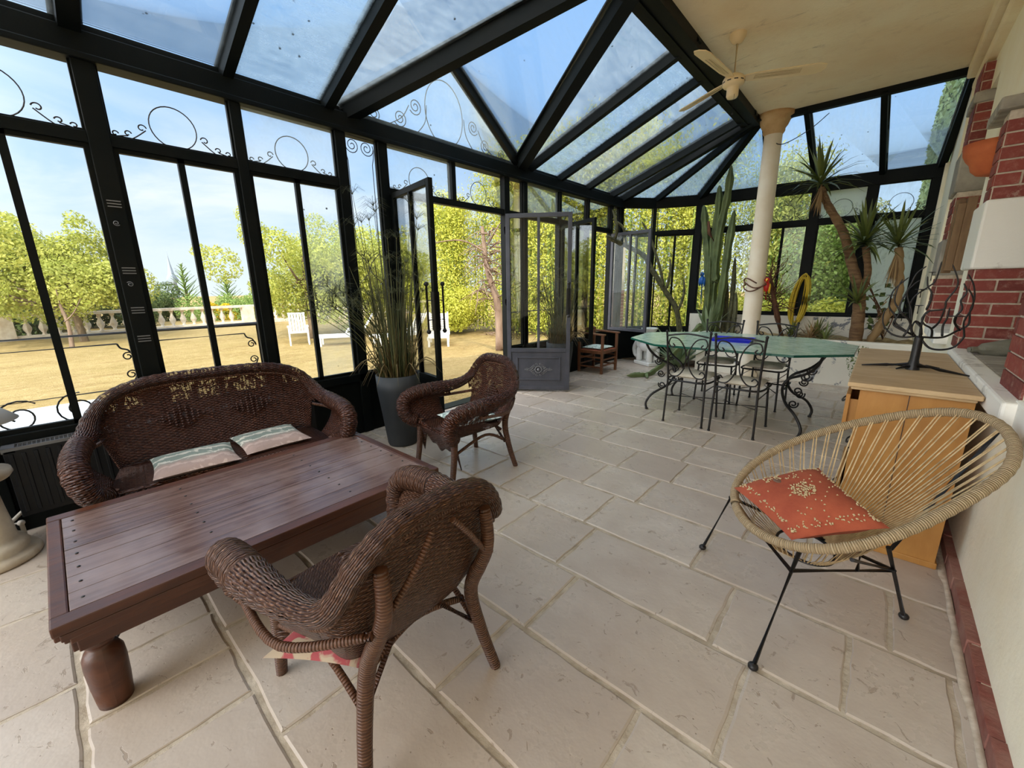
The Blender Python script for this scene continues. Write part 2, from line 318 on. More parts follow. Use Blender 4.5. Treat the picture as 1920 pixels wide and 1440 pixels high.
M['rush'] = mat('rust_rush_seat', lin(150, 76, 48), .9, 0, vary(lin(160, 84, 52), lin(110, 52, 34), 40))
M['bundle'] = mat('grey_green_canvas', lin(116, 112, 96), .9, 0, vary(lin(126, 122, 106), lin(92, 90, 76), 6, .5, 20, .02))
M['fan'] = mat('cream_fan_enamel', lin(232, 208, 164), .35)
M['dark'] = mat('dark_slot', (.03, .02, .02), .6)
M['column'] = mat('cream_painted_column', lin(238, 226, 206), .6, 0, vary(lin(242, 232, 214), lin(226, 208, 180), 2.5, .15, 20, .01))
M['captl'] = mat('bare_plaster_capital', lin(214, 178, 130), .8, 0, vary(lin(224, 192, 146), lin(190, 148, 100), 5, .4, 20, .02))
M['cactus'] = mat('cactus_skin', lin(96, 110, 62), .6, 0, vary(lin(110, 124, 74), lin(62, 76, 42), 5, .3, 40, .01))
M['cactusdk'] = mat('thorny_cactus_skin', lin(84, 84, 56), .7, 0, vary(lin(104, 100, 66), lin(48, 50, 32), 22, .6, 60, .01))
M['agave'] = mat('agave_leaf', lin(120, 138, 104), .5, 0, lambda T: T.put(T.b.inputs['Base Color'], T.mix(T.isl, lin(98, 118, 84), lin(146, 162, 124))))
M['yucca'] = mat('yucca_leaf', lin(82, 96, 44), .45, 0, lambda T: T.put(T.b.inputs['Base Color'], T.mix(T.isl, lin(62, 78, 34), lin(112, 122, 58))))
M['yuccadry'] = mat('dry_yucca_skirt', lin(170, 110, 60), .8, 0, lambda T: T.put(T.b.inputs['Base Color'], T.mix(T.isl, lin(104, 72, 46), lin(178, 148, 102))))
M['trunk'] = mat('ringed_yucca_trunk', lin(140, 104, 70), .85, 0, vary(lin(158, 124, 86), lin(96, 66, 44), 6, .9, 22, .03, (1, 1, 5)))
M['twig'] = mat('red_brown_twig', lin(110, 70, 46), .8, 0, vary(lin(122, 80, 54), lin(76, 46, 32), 14))
M['hose'] = mat('yellow_hose', lin(206, 176, 40), .45)
M['blue'] = mat('blue_parrot_paint', lin(24, 90, 170), .4)
M['red'] = mat('red_parrot_paint', lin(190, 36, 28), .4)
M['yellow'] = mat('yellow_parrot_paint', lin(232, 190, 40), .4)
M['slate'] = mat('spire_slate', lin(140, 150, 160), .8)
M['mat'] = mat('grey_coir_mat', lin(104, 106, 112), .95, 0, vary(lin(112, 114, 120), lin(88, 90, 96), 60, .6, 200, .01))
M['valve'] = mat('white_painted_pipe', lin(214, 206, 192), .5)

# ------------------------------------------------------------------ mesh helpers
col = scene.collection
def V(*a): return Vector(a)
def perp(d):
    d = d.normalized(); a = V(0, 0, 1) if abs(d.z) < .9 else V(1, 0, 0)
    x = d.cross(a).normalized(); return x, x.cross(d).normalized()
class MB:
    def __init__(s): s.v = []; s.f = []; s.uv = []; s.sm = []
    def add(s, vs, fs, smooth=False, uvs=None):
        o = len(s.v); s.v += [tuple(p) for p in vs]
        for i, f in enumerate(fs):
            s.f.append(tuple(o + k for k in f)); s.sm.append(smooth)
            s.uv.append([uvs[k] for k in f] if uvs else [(0, 0)] * len(f))
        return s
    def hexa(s, p, smooth=False):
        return s.add(p, [(0, 3, 2, 1), (4, 5, 6, 7), (0, 1, 5, 4), (1, 2, 6, 5), (2, 3, 7, 6), (3, 0, 4, 7)], smooth)
    def box(s, x0, x1, y0, y1, z0, z1):
        return s.hexa([(x0, y0, z0), (x1, y0, z0), (x1, y1, z0), (x0, y1, z0), (x0, y0, z1), (x1, y0, z1), (x1, y1, z1), (x0, y1, z1)])
    def cbox(s, c, sx, sy, sz, rz=0, bev=0):
        c = Vector(c); R = Matrix.Rotation(rz, 3, 'Z'); o = []
        for dz in (-.5, .5):
            for dx, dy in ((-.5, -.5), (.5, -.5), (.5, .5), (-.5, .5)): o.append(c + R @ V(dx * sx, dy * sy, dz * sz))
        return s.hexa(o)
    def beam(s, a, b, w, h, up=(0, 0, 1), w2=None, h2=None):
        a, b = Vector(a), Vector(b); d = (b - a).normalized(); up = Vector(up)
        x = d.cross(up)
        if x.length < 1e-5: x = d.cross(V(1, 0, 0))
        x.normalize(); y = x.cross(d).normalized(); w2 = w2 or w; h2 = h2 or h
        o = [a - x * w / 2 - y * h / 2, a + x * w / 2 - y * h / 2, a + x * w / 2 + y * h / 2, a - x * w / 2 + y * h / 2,
             b - x * w2 / 2 - y * h2 / 2, b + x * w2 / 2 - y * h2 / 2, b + x * w2 / 2 + y * h2 / 2, b - x * w2 / 2 + y * h2 / 2]
        return s.hexa(o)
    def tube(s, pts, r, n=8, closed=False, cap=True, flat=1.0, fn=None, uvf=None):
        pts = [Vector(p) for p in pts]; m = len(pts)
        rs = list(r) if isinstance(r, (list, tuple, np.ndarray)) else [r] * m
        T = []
        for i in range(m):
            if closed: d = pts[(i + 1) % m] - pts[i - 1]
            else: d = pts[min(i + 1, m - 1)] - pts[max(i - 1, 0)]
            if d.length < 1e-9: d = V(0, 0, 1)
            T.append(d.normalized())
        x, y = perp(T[0]); vs_ = []; uvs = []; L = 0
        for i in range(m):
            if i:
                L += (pts[i] - pts[i - 1]).length
                x = (x - T[i] * x.dot(T[i]))
                if x.length < 1e-6: x, _ = perp(T[i])
                x.normalize(); y = T[i].cross(x).normalized()
            for k in range(n + 1):
                a = 2 * PI * k / n; rr = rs[i] * (fn(i, a) if fn else 1)
                vs_.append(pts[i] + x * math.cos(a) * rr + y * math.sin(a) * rr * flat); uvs.append(uvf(i, L, a) if uvf else (L, a * rs[i]))
        fs = []; N = n + 1
        for i in range(m if closed else m - 1):
            j = (i + 1) % m
            for k in range(n): fs.append((i * N + k, i * N + k + 1, j * N + k + 1, j * N + k))
        s.add(vs_, fs, True, uvs)
        if cap and not closed:
            s.add([vs_[k] for k in range(n)][::-1], [tuple(range(n))]); s.add([vs_[(m - 1) * N + k] for k in range(n)], [tuple(range(n))])
        return s
    def lathe(s, prof, c=(0, 0, 0), n=24, axis=None):
        c = Vector(c); vs_ = []; uvs = []; q = Vector(axis).normalized().to_track_quat('Z', 'Y').to_matrix() if axis else Matrix.Identity(3); L = 0
        for i, (r, z) in enumerate(prof):
            if i: L += math.hypot(r - prof[i - 1][0], z - prof[i - 1][1])
            for k in range(n + 1):
                a = 2 * PI * k / n; vs_.append(c + q @ V(r * math.cos(a), r * math.sin(a), z)); uvs.append((a * max(r, .02), L))
        N = n + 1; fs = [(i * N + k, i * N + k + 1, (i + 1) * N + k + 1, (i + 1) * N + k) for i in range(len(prof) - 1) for k in range(n)]
        return s.add(vs_, fs, True, uvs)
    def sphere(s, c, r, n=12, sc=(1, 1, 1)):
        c = Vector(c); m = n // 2; vs_ = []
        for i in range(m + 1):
            p = PI * i / m
            for k in range(n): a = 2 * PI * k / n; vs_.append(c + V(math.sin(p) * math.cos(a) * r * sc[0], math.sin(p) * math.sin(a) * r * sc[1], math.cos(p) * r * sc[2]))
        fs = [(i * n + k, (i + 1) * n + k, (i + 1) * n + (k + 1) % n, i * n + (k + 1) % n) for i in range(m) for k in range(n)]
        return s.add(vs_, fs, True)
    def grid(s, P, uv=None, keep=None, smooth=True):
        m, n = len(P), len(P[0]); vs_ = [p for r in P for p in r]; uvs = [q for r in uv for q in r] if uv else None
        fs = [(i * n + k, i * n + k + 1, (i + 1) * n + k + 1, (i + 1) * n + k) for i in range(m - 1) for k in range(n - 1) if keep is None or keep(i, k)]
        return s.add(vs_, fs, smooth, uvs)
    def prism(s, poly, z0, z1, fn=None):
        fn = fn or (lambda x, y, z: (x, y, z)); n = len(poly)
        vs_ = [fn(x, y, z0) for x, y in poly] + [fn(x, y, z1) for x, y in poly]
        return s.add(vs_, [tuple(range(n))[::-1], tuple(range(n, 2 * n))] + [(k, (k + 1) % n, n + (k + 1) % n, n + k) for k in range(n)])
    def build(s, name, m, parent=None, bevel=0, solid=0, sub=0, shift=None):
        me = bpy.data.meshes.new(name); vv = s.v
        if shift is not None: vv = [(p[0] - shift[0], p[1] - shift[1], p[2] - shift[2]) for p in vv]
        me.from_pydata(vv, [], s.f); me.polygons.foreach_set('use_smooth', s.sm)
        u = me.uv_layers.new(name='UVMap'); u.data.foreach_set('uv', [c for f in s.uv for q in f for c in q])
        me.materials.append(m); me.update()
        o = bpy.data.objects.new(name, me); col.objects.link(o)
        if parent is not None: o.parent = parent
        if solid: md = o.modifiers.new('solid', 'SOLIDIFY'); md.thickness = solid; md.offset = 0
        if bevel: md = o.modifiers.new('bevel', 'BEVEL'); md.width = bevel * S; md.segments = 2; md.limit_method = 'ANGLE'; md.angle_limit = .7
        if sub: md = o.modifiers.new('sub', 'SUBSURF'); md.levels = sub; md.render_levels = sub
        return o
def tag(o, label=None, cat=None, group=None, kind=None):
    if label: o['label'] = label
    if cat: o['category'] = cat
    if group: o['group'] = group
    if kind: o['kind'] = kind
    return o
def thing(name, loc, label=None, cat=None, rz=0, group=None, kind=None):
    o = bpy.data.objects.new(name, None); col.objects.link(o); o.location = loc; o.rotation_euler = (0, 0, rz); o.empty_display_size = .1
    return tag(o, label, cat, group, kind)
def dup(root, loc, rz, label=None):
    r = root.copy(); col.objects.link(r); r.location = loc; r.rotation_euler = (0, 0, rz)
    if label: r['label'] = label
    for ch in list(root.children):
        c = ch.copy(); col.objects.link(c); c.parent = r
        for g in ch.children: d = g.copy(); col.objects.link(d); d.parent = c
    return r
def curve(pts, n=8, closed=False):      # Catmull-Rom
    pts = [Vector(p) for p in pts]; m = len(pts); out = []
    for i in range(m if closed else m - 1):
        if closed: a, b, c, d = pts[i - 1], pts[i], pts[(i + 1) % m], pts[(i + 2) % m]
        else: a, b, c, d = pts[max(i - 1, 0)], pts[i], pts[i + 1], pts[min(i + 2, m - 1)]
        for k in range(n):
            q = k / n; out.append(.5 * ((2 * b) + (c - a) * q + (2 * a - 5 * b + 4 * c - d) * q * q + (3 * b - a - 3 * c + d) * q ** 3))
    if not closed: out.append(pts[-1])
    return out
def interp(keys, n):                    # resample a Catmull-Rom curve evenly
    c = curve(keys, 10); L = [0]
    for i in range(1, len(c)): L.append(L[-1] + (c[i] - c[i - 1]).length)
    out = []; j = 0
    for k in range(n):
        t_ = L[-1] * k / (n - 1)
        while j < len(L) - 2 and L[j + 1] < t_: j += 1
        f = (t_ - L[j]) / max(L[j + 1] - L[j], 1e-9); out.append(c[j].lerp(c[j + 1], min(max(f, 0), 1)))
    return out
def spiral(cx, cy, r0, r1, a0, turns, n=18):
    return [(cx + (r0 + (r1 - r0) * i / n) * math.cos(a0 + 2 * PI * turns * i / n), cy + (r0 + (r1 - r0) * i / n) * math.sin(a0 + 2 * PI * turns * i / n)) for i in range(n + 1)]
def leafmesh(name, m, P, Nn, size, parent=None, aspect=.55, kind=None, jit=.35):
    """small leaf quads at points P, roughly facing normals Nn (numpy arrays)"""
    n = len(P); a = rng.normal(size=(n, 3)); nn = Nn + rng.normal(size=(n, 3)) * .55; nn /= np.linalg.norm(nn, axis=1)[:, None] + 1e-9
    x = np.cross(nn, a); x /= np.linalg.norm(x, axis=1)[:, None] + 1e-9; y = np.cross(nn, x)
    s_ = (size * (1 + rng.uniform(-jit, jit, n)))[:, None]
    q = np.stack([P - x * s_, P - y * s_ * aspect + nn * s_ * .12, P + x * s_, P + y * s_ * aspect + nn * s_ * .12], 1).reshape(-1, 3)
    me = bpy.data.meshes.new(name); me.vertices.add(4 * n); me.vertices.foreach_set('co', q.ravel().astype(np.float32))
    me.loops.add(4 * n); me.loops.foreach_set('vertex_index', np.arange(4 * n, dtype=np.int32))
    me.polygons.add(n); me.polygons.foreach_set('loop_start', np.arange(0, 4 * n, 4, dtype=np.int32))
    me.materials.append(m); me.update(calc_edges=True)
    o = bpy.data.objects.new(name, me); col.objects.link(o)
    if parent is not None: o.parent = parent
    if kind: o['kind'] = kind
    return o
def clump(c, r, n, flat=(1, 1, 1)):
    d = rng.normal(size=(n, 3)); d /= np.linalg.norm(d, axis=1)[:, None]
    rad = rng.uniform(.55, 1.05, n) ** .5
    P = np.array(c) + d * rad[:, None] * np.array(r) * np.array(flat); return P, d

# ================================================================== SETTING
# floor: rows of tumbled limestone in mixed lengths
mb = MB(); y = -2.43; random.seed(21)
rows = [.45, .45, .45, .30, .45, .45, .45, .30, .45]
ys = [1.17 + .45 * k for k in range(-9, 17)]
for i in range(len(ys) - 1):
    y0, y1 = ys[i], ys[i + 1]; x = -4.3 + random.choice([0, .12, .25, .34])
    anchor = {1.17: -.99, 1.62: -.34}.get(round(y0, 2)); cuts = [x]
    while x < 1.3:
        x += random.choice([.30, .45, .45, .58, .68, .68, .8]); cuts.append(x)
    if anchor is not None:
        k = min(range(len(cuts)), key=lambda q: abs(cuts[q] - anchor)); sh = anchor - cuts[k]; cuts = [c + sh for c in cuts]
    if round(y0, 2) == .72: cuts = [-4.3, -3.8, -3.2, -2.75, -2.1, -1.65, -1.06, -.44, .18, .75, 1.4]
    for a, b in zip(cuts[:-1], cuts[1:]):
        if a > .62 or b < -4.0: continue
        g = .010
        xs = [a + g, b - g]; pts = []
        def side(p, q, n=5):
            return [(p[0] + (q[0] - p[0]) * k / n + random.uniform(-.0045, .0045), p[1] + (q[1] - p[1]) * k / n + random.uniform(-.0045, .0045)) for k in range(n)]
        aa, bb = max(xs[0], -3.99), min(xs[1], .56)
        c4 = [(aa, y0 + g), (bb, y0 + g), (bb, y1 - g), (aa, y1 - g)]
        poly = []
        for k in range(4): poly += side(c4[k], c4[(k + 1) % 4])
        cx = sum(p[0] for p in poly) / len(poly); cy = sum(p[1] for p in poly) / len(poly)
        inner = [(cx + (p[0] - cx) * .975, cy + (p[1] - cy) * .965) for p in poly]; n = len(poly)
        vs_ = [(p[0], p[1], -.012) for p in poly] + [(p[0], p[1], -.004) for p in poly] + [(p[0], p[1], 0) for p in inner]
        fs = [(k, (k + 1) % n, n + (k + 1) % n, n + k) for k in range(n)] + [(n + k, n + (k + 1) % n, 2 * n + (k + 1) % n, 2 * n + k) for k in range(n)] + [tuple(range(2 * n, 3 * n))]
        mb.add(vs_, fs, False)
floor = tag(mb.build('floor', M['tile']), kind='structure')
MB().box(-3.99, .6, -2.5, 8.9, -.1, -.006).build('grout_bed', M['grout'], floor)

# ---- left glazed wall (plane x = XW)
XW = -3.97; ZE0, ZE1 = 2.93, 3.07; ZT0, ZT1 = 2.43, 2.50; ZS = .64
P1, PM, P2, P3 = V(-3.97, 7.65, 0), V(-3.53, 8.2, 0), V(-2.80, 8.52, 0), V(.42, 8.85, 0)
wl = thing('wall_left', (0, 0, 0), kind='structure')
def wbox(mb, y0, y1, z0, z1, d=.06, off=0): mb.box(XW - d / 2 + off, XW + d / 2 + off, y0, y1, z0, z1)
mb = MB(); wbox(mb, -2.9, 2.56, 0, .58, .05); wbox(mb, 4.36, 7.65, 0, .60, .05)
mb.build('base_panel', M['steel'], wl)
mb = MB(); wbox(mb, -2.9, 2.56, .56, ZS, .09); wbox(mb, 4.36, 7.65, .56, ZS, .09)
mb.build('sill', M['steel'], wl, bevel=.006)
mb = MB(); wbox(mb, -2.9, 7.7, ZE0, ZE1, .12); wbox(mb, -2.9, 7.7, ZE0 - .03, ZE0 + .01, .15)
mb.build('eave_beam', M['steel'], wl, bevel=.008)
MB().box(XW - .05, XW - .01, -2.9, 7.68, 3.05, 3.128).build('flashing', M['steel'], wl)
def post(y, w, z0=0, d=.09):
    m_ = MB(); wbox(m_, y - w / 2, y + w / 2, z0, ZE0, d); m_.build('post', M['steel'], wl, bevel=.005)
for y_, w_ in ((-2.85, .07), (-2.03, .07), (-1.21, .07), (-.39, .07), (.435, .11), (1.25, .075), (2.085, .10), (2.52, .10), (4.36, .10), (4.75, .08), (5.60, .06), (6.43, .06), (7.25, .07), (7.61, .08)):
    post(y_, w_)
# cast relief on the double post
mb = MB()
for zz in (1.15, 1.35, 1.62, 2.05):
    for k in range(3): mb.box(XW + .045, XW + .052, .40, .47, zz + k * .018, zz + k * .018 + .007)
for pts in (spiral(.425, 1.55, .004, .018, 0, 1.4), spiral(.425, 1.95, .004, .018, PI, 1.4)):
    mb.tube([(XW + .05, a, b) for a, b in pts], .003, 5)
mb.build('cast_relief', M['grey_metal'], wl)
mb = MB(); wbox(mb, -2.9, 2.08, ZT0, ZT1, .07); wbox(mb, 2.52, 7.25, ZT0, ZT1, .07)
mb.build('transom', M['steel'], wl, bevel=.004)

win_n = [0]
def scrolls(L, y0, y1, zt, fmap, r=.004):
    """circle with running s-scrolls above a transom, in plane coordinates"""
    m_ = MB(); c = (y0 + y1) / 2; R = .135; tb = lambda P: m_.tube([fmap(a, b) for a, b in P], r, 6)
    tb([(c + R * math.cos(a), zt + R * .94 + R * math.sin(a)) for a in [2 * PI * k / 32 - PI / 2 for k in range(33)]])
    W_ = (y1 - y0) / 2
    for s_ in (-1, 1):
        for q, (dx, rr) in enumerate(((R + .045, .026), (R + .125, .020), (min(R + .19, W_ - .035), .018))):
            cx, cz = c + s_ * dx, zt + (.085, .035, .022)[q]
            sp = [(cx - s_ * (p[0]), cz + p[1]) for p in spiral(0, 0, rr, rr * .35, PI * .05, .85)]
            tail = [(cx + s_ * (rr + .055), zt), (cx + s_ * (rr + .02), zt + .012), (cx - s_ * 0, cz - rr * .2 - .01)] if q else [(cx + s_ * .07, zt), (cx + s_ * .03, zt + .03), (cx - s_ * .02, cz - .01)]
            tb([tuple(p[:2]) for p in [(v.x, v.y) for v in curve([(a, b, 0) for a, b in tail], 4)]]); tb(sp)
    return m_
def frame_rect(m_, fmap, a0, a1, z0, z1, w=.035, d=.035):
    """rectangular frame in a wall plane; fmap(a, z, off)"""
    def bar(a, b, c_, d_):
        m_.hexa([fmap(a, c_, -d / 2), fmap(b, c_, -d / 2), fmap(b, c_, d / 2), fmap(a, c_, d / 2), fmap(a, d_, -d / 2), fmap(b, d_, -d / 2), fmap(b, d_, d / 2), fmap(a, d_, d / 2)])
    bar(a0, a0 + w, z0, z1); bar(a1 - w, a1, z0, z1); bar(a0 + w, a1 - w, z0, z0 + w); bar(a0 + w, a1 - w, z1 - w, z1)
    return bar
def pane(fmap, a0, a1, z0, z1, m, parent, t_=.006):
    q = MB(); q.hexa([fmap(a0, z0, -t_ / 2), fmap(a1, z0, -t_ / 2), fmap(a1, z0, t_ / 2), fmap(a0, z0, t_ / 2), fmap(a0, z1, -t_ / 2), fmap(a1, z1, -t_ / 2), fmap(a1, z1, t_ / 2), fmap(a0, z1, t_ / 2)])
    return q.build('pane', m, parent)
def window(fmap, a0, a1, z0=ZS, z1=ZT0, mull=True, gl='glass', gl2=None, upper=None, ug='glass', closed=True, e0=ZE0):
    win_n[0] += 1; w_ = thing('window_%d' % win_n[0], (0, 0, 0), kind='structure')
    m_ = MB()
    if closed:
        bar = frame_rect(m_, fmap, a0, a1, z0, z1, .028)
        if mull: bar((a0 + a1) / 2 - .02, (a0 + a1) / 2 + .02, z0, z1)
        m_.build('casement_frame', M['steel'], w_)
        if mull: pane(fmap, a0 + .028, (a0 + a1) / 2 - .02, z0 + .028, z1 - .028, M[gl], w_); pane(fmap, (a0 + a1) / 2 + .02, a1 - .028, z0 + .028, z1 - .028, M[gl2 or gl], w_)
        else: pane(fmap, a0 + .028, a1 - .028, z0 + .028, z1 - .028, M[gl], w_)
    if upper:
        u0, u1 = upper; m2 = MB(); frame_rect(m2, fmap, u0, u1, ZT1, e0, .012, .03); m2.build('fanlight_frame', M['steel'], w_)
        pane(fmap, u0 + .012, u1 - .012, ZT1 + .012, e0 - .01, M[ug], w_)
        scrolls(0, u0, u1, ZT1 + .01, lambda a, b: fmap(a, b, -.022)).build('scrollwork', M['iron'], w_)
    return w_
fW = lambda a, z_, off=0: V(XW + off, a, z_)
window(fW, -1.995, -1.245, upper=(-1.995, -1.245)); window(fW, -1.175, -.425, upper=(-1.175, -.425)); window(fW, -.355, .38, upper=(-.355, .38))
window(fW, .49, 1.2125, upper=(.49, 1.2125)); window(fW, 1.2875, 2.035, upper=(1.2875, 2.035), gl2='haze', ug='haze')
window(fW, 4.79, 5.57, upper=(4.79, 5.57), ug='haze', closed=False); window(fW, 5.63, 6.40, upper=(5.63, 6.40)); window(fW, 6.46, 7.215, upper=(6.46, 7.215), closed=False)
# narrow full-height lights with spiral ironwork
def narrow(y0, y1):
    win_n[0] += 1; w_ = thing('window_%d' % win_n[0], (0, 0, 0), kind='structure'); c = (y0 + y1) / 2; r_ = min(.075, (y1 - y0) * .24)
    m_ = MB(); frame_rect(m_, fW, y0, y1, ZS, ZE0 - .02, .012, .03); m_.build('fixed_frame', M['steel'], w_)
    pane(fW, y0 + .012, y1 - .012, ZS + .01, ZE0 - .03, M['glass'], w_)
    m_ = MB(); tb = lambda P: m_.tube([fW(a, b, -.022) for a, b in P], .004, 6)
    for s_ in (-1, 1):
        for zz, sg in ((2.83, 1), (.78, -1)):
            P = [(c + s_ * (r_ + p[0]), zz + sg * p[1]) for p in spiral(0, 0, .012, r_, .5, 2.0, 30)]
            tb(P if s_ < 0 else P)
            tb([(c + s_ * r_ * 2, zz), (c + s_ * r_ * 1.9, zz - sg * .08), (c + s_ * (y1 - y0) * .38, zz - sg * .14), (c + s_ * (y1 - y0) * .38, zz - sg * .5)])
        tb([(c + s_ * (y1 - y0) * .38, 2.35), (c + s_ * (y1 - y0) * .38, 1.85)]); tb([(c + s_ * (y1 - y0) * .38, 1.55), (c + s_ * (y1 - y0) * .38, 1.2)])
        arc = [(c + s_ * (y1 - y0) * .38 - s_ * (y1 - y0) * .36 * math.sin(PI * k / 12), 1.55 + .3 * k / 12) for k in range(13)]; tb(arc)
    m_.sphere(fW(c, 1.70, -.022), .016, 10); m_.build('scrollwork', M['iron'], w_)
narrow(2.135, 2.47); narrow(4.41, 4.71); narrow(7.285, 7.57)
# fanlights above the doors
win_n[0] += 1; w_ = thing('window_%d' % win_n[0], (0, 0, 0), kind='structure')
m_ = MB(); m_.box(XW - .04, XW + .04, 3.41, 3.47, ZT1, ZE0); m_.build('mullion', M['steel'], w_)
for a, b, g in ((2.57, 3.41, 'haze'), (3.47, 4.31, 'glass')):
    pane(fW, a, b, ZT1, ZE0, M[g], w_); scrolls(0, a, b, ZT1 + .01, lambda p, q: fW(p, q, -.022)).build('scrollwork', M['iron'], w_)

# ---- open leaves
def leaf(name, hinge, free, z0, z1, m, kick=0, handle=False, hside=1, mull=1, gl='glass'):
    hinge, free = V(*hinge, 0), V(*free, 0); d = (free - hinge); L = d.length; d.normalize(); nrm = V(-d.y, d.x, 0)
    fm = lambda a, z_, off=0: hinge + d * a + nrm * off + V(0, 0, z_)
    root = thing(name, (0, 0, 0), kind='structure')
    q = MB(); bar = frame_rect(q, fm, 0, L, z0, z1, .055, .045)
    if kick: bar(.055, L - .055, kick - .02, kick + .035)
    zb = kick + .035 if kick else z0 + .055
    bar(L / 2 - .018, L / 2 + .018, zb, z1 - .055)
    q.build('leaf_frame', m, root, bevel=.004)
    pane(fm, .055, L / 2 - .018, zb, z1 - .055, M[gl], root); pane(fm, L / 2 + .018, L - .055, zb, z1 - .055, M[gl], root)
    if kick:
        q = MB(); q.hexa([fm(.05, z0 + .05, -.008), fm(L - .05, z0 + .05, -.008), fm(L - .05, z0 + .05, .008), fm(.05, z0 + .05, .008), fm(.05, kick, -.008), fm(L - .05, kick, -.008), fm(L - .05, kick, .008), fm(.05, kick, .008)])
        kp = q.build('kick_panel', m, root)
        q = MB()
        for sg in (-1, 1):
            ff = lambda a, z_, off=0: fm(a, z_, sg * .014 + off)
            frame_rect(q, ff, .13, L - .13, z0 + .14, kick - .09, .02, .014)
        q.build('panel_moulding', m, kp, bevel=.004)
        q = MB(); c = 0; zc = 0; fm0 = fm; KS = 1.05; fm1 = fm
        fm = lambda a, z_, off=0: fm1(L / 2 + a * KS, (z0 + kick) / 2 + .01 + z_ * KS, off)
        for sg in (-1, 1):
            q.sphere(fm(c, zc, sg * .014), .022, 12)
            for k in range(16):
                a = 2 * PI * k / 16; R1, R2 = .045, .045
                q.sphere(fm(c + .045 * math.cos(a), zc + .045 * math.sin(a), sg * .012), .011, 8)
            for sx_ in (-1, 1):
                for k, (ax, az, r_) in enumerate(((.075, .0, .016), (.10, .018, .013), (.10, -.018, .013), (.13, 0, .013), (.155, .008, .010), (.155, -.008, .010), (.18, 0, .008), (.06, .05, .014), (.06, -.05, .014), (.025, .075, .013), (.025, -.075, .013), (.08, .035, .012), (.08, -.035, .012))):
                    q.tube([fm(c + sx_ * ax + r_ * math.cos(t_), zc + az + r_ * math.sin(t_), sg * .012) for t_ in [2 * PI * j / 8 for j in range(9)]], .0045, 5)
        q.build('cast_rosette', M['grey_metal'], kp); fm = fm1
    if handle:
        q = MB()
        for sg in (-1, 1):
            o_ = sg * .085
            q.tube([fm(L - .03, 1.10, o_), fm(L - .03, 1.52, o_)], .010, 8); q.sphere(fm(L - .03, 1.53, o_), .022, 12); q.sphere(fm(L - .03, 1.09, o_), .022, 12)
            for zz in (1.20, 1.38): q.tube([fm(L - .03, zz, sg * .02), fm(L - .03, zz, o_)], .008, 8)
        q.hexa([fm(L - .06, 1.1, -.03), fm(L, 1.1, -.03), fm(L, 1.1, .03), fm(L - .06, 1.1, .03), fm(L - .06, 1.46, -.03), fm(L, 1.46, -.03), fm(L, 1.46, .03), fm(L - .06, 1.46, .03)])
        q.build('pull_handle', M['iron'], root)
    q = MB()
    for zz in (z0 + .25, (z0 + z1) / 2, z1 - .25): q.tube([fm(-.012, zz, 0), fm(-.012, zz + .09, 0)], .014, 8)
    q.build('hinge', M['iron'], root)
    return root
leaf('door_1', (-3.92, 2.585), (-3.115, 2.45), .03, 2.44, M['steel'], .60, True)
leaf('door_2', (-3.925, 4.315), (-3.20, 4.83), .03, 2.44, M['doorsteel'], .60, True)
leaf('window_31', (-3.92, 5.62), (-3.14, 5.32), ZS + .01, ZT0 - .01, M['steel'])
leaf('window_32', (-3.92, 7.24), (-3.10, 7.12), ZS + .01, ZT0 - .01, M['doorsteel'], gl='haze')
# threshold
tag(MB().box(XW - .12, XW + .06, 2.56, 4.32, -.02, .012).build('trim_1', M['steel']), kind='structure')

# ---- bow end and back wall: three straight faces
def face_map(A, B):
    d = (B - A).normalized(); n_ = V(-d.y, d.x, 0)
    return (lambda a, z_, off=0: A + d * a + n_ * off + V(0, 0, z_)), (B - A).length
bw = thing('wall_back', (0, 0, 0), kind='structure')
def fbar(q, fm, a0, a1, z0, z1, d=.06): q.hexa([fm(a0, z0, -d / 2), fm(a1, z0, -d / 2), fm(a1, z0, d / 2), fm(a0, z0, d / 2), fm(a0, z1, -d / 2), fm(a1, z1, -d / 2), fm(a1, z1, d / 2), fm(a0, z1, d / 2)])
for A, B in ((P1, PM), (PM, P2)):
    fm, L = face_map(A, B)
    q = MB(); fbar(q, fm, 0, L, 0, .6, .05); q.build('base_panel', M['steel'], bw)
    q = MB(); fbar(q, fm, -.03, L + .03, .56, ZS, .09); fbar(q, fm, -.02, L + .02, ZT0, ZT1, .07); fbar(q, fm, -.04, L + .04, ZE0, ZE1, .12); fbar(q, fm, -.02, L + .02, 3.05, 3.115, .03); q.build('rail', M['steel'], bw)
    q = MB(); fbar(q, fm, -.035, .035, 0, ZE0, .09); q.build('post', M['steel'], bw)
    window(fm, .05, L - .05, upper=(.05, L - .05))
fmB, LB = face_map(P2, P3)
q = MB(); fbar(q, fmB, -.05, .06, 0, ZE0, .10); q.build('post', M['steel'], bw)
q = MB(); fbar(q, fmB, 0, LB, ZE0, ZE1, .12); fbar(q, fmB, 0, LB, 3.05, 3.12, .03); q.build('eave_beam', M['steel'], bw)
q = MB(); fbar(q, fmB, 0, LB, ZT0, ZT1, .07); q.build('transom', M['steel'], bw)
q = MB(); fbar(q, fmB, 0, LB, 0, .93, .16); q.build('dwarf_wall', M['peel'], bw)
q = MB(); fbar(q, fmB, 0, LB, .93, .97, .12); q.build('sill', M['steel'], bw)
bays = [(.06, .95), (1.03, 1.72), (1.84, 2.42), (2.54, LB - .12)]
for a in (.99, 1.78, 2.48, LB - .06):
    q = MB(); fbar(q, fmB, a - (.04 if a < 1 else .06), a + (.04 if a < 1 else .06), .93, ZE0, .10); q.build('post', M['steel'], bw)
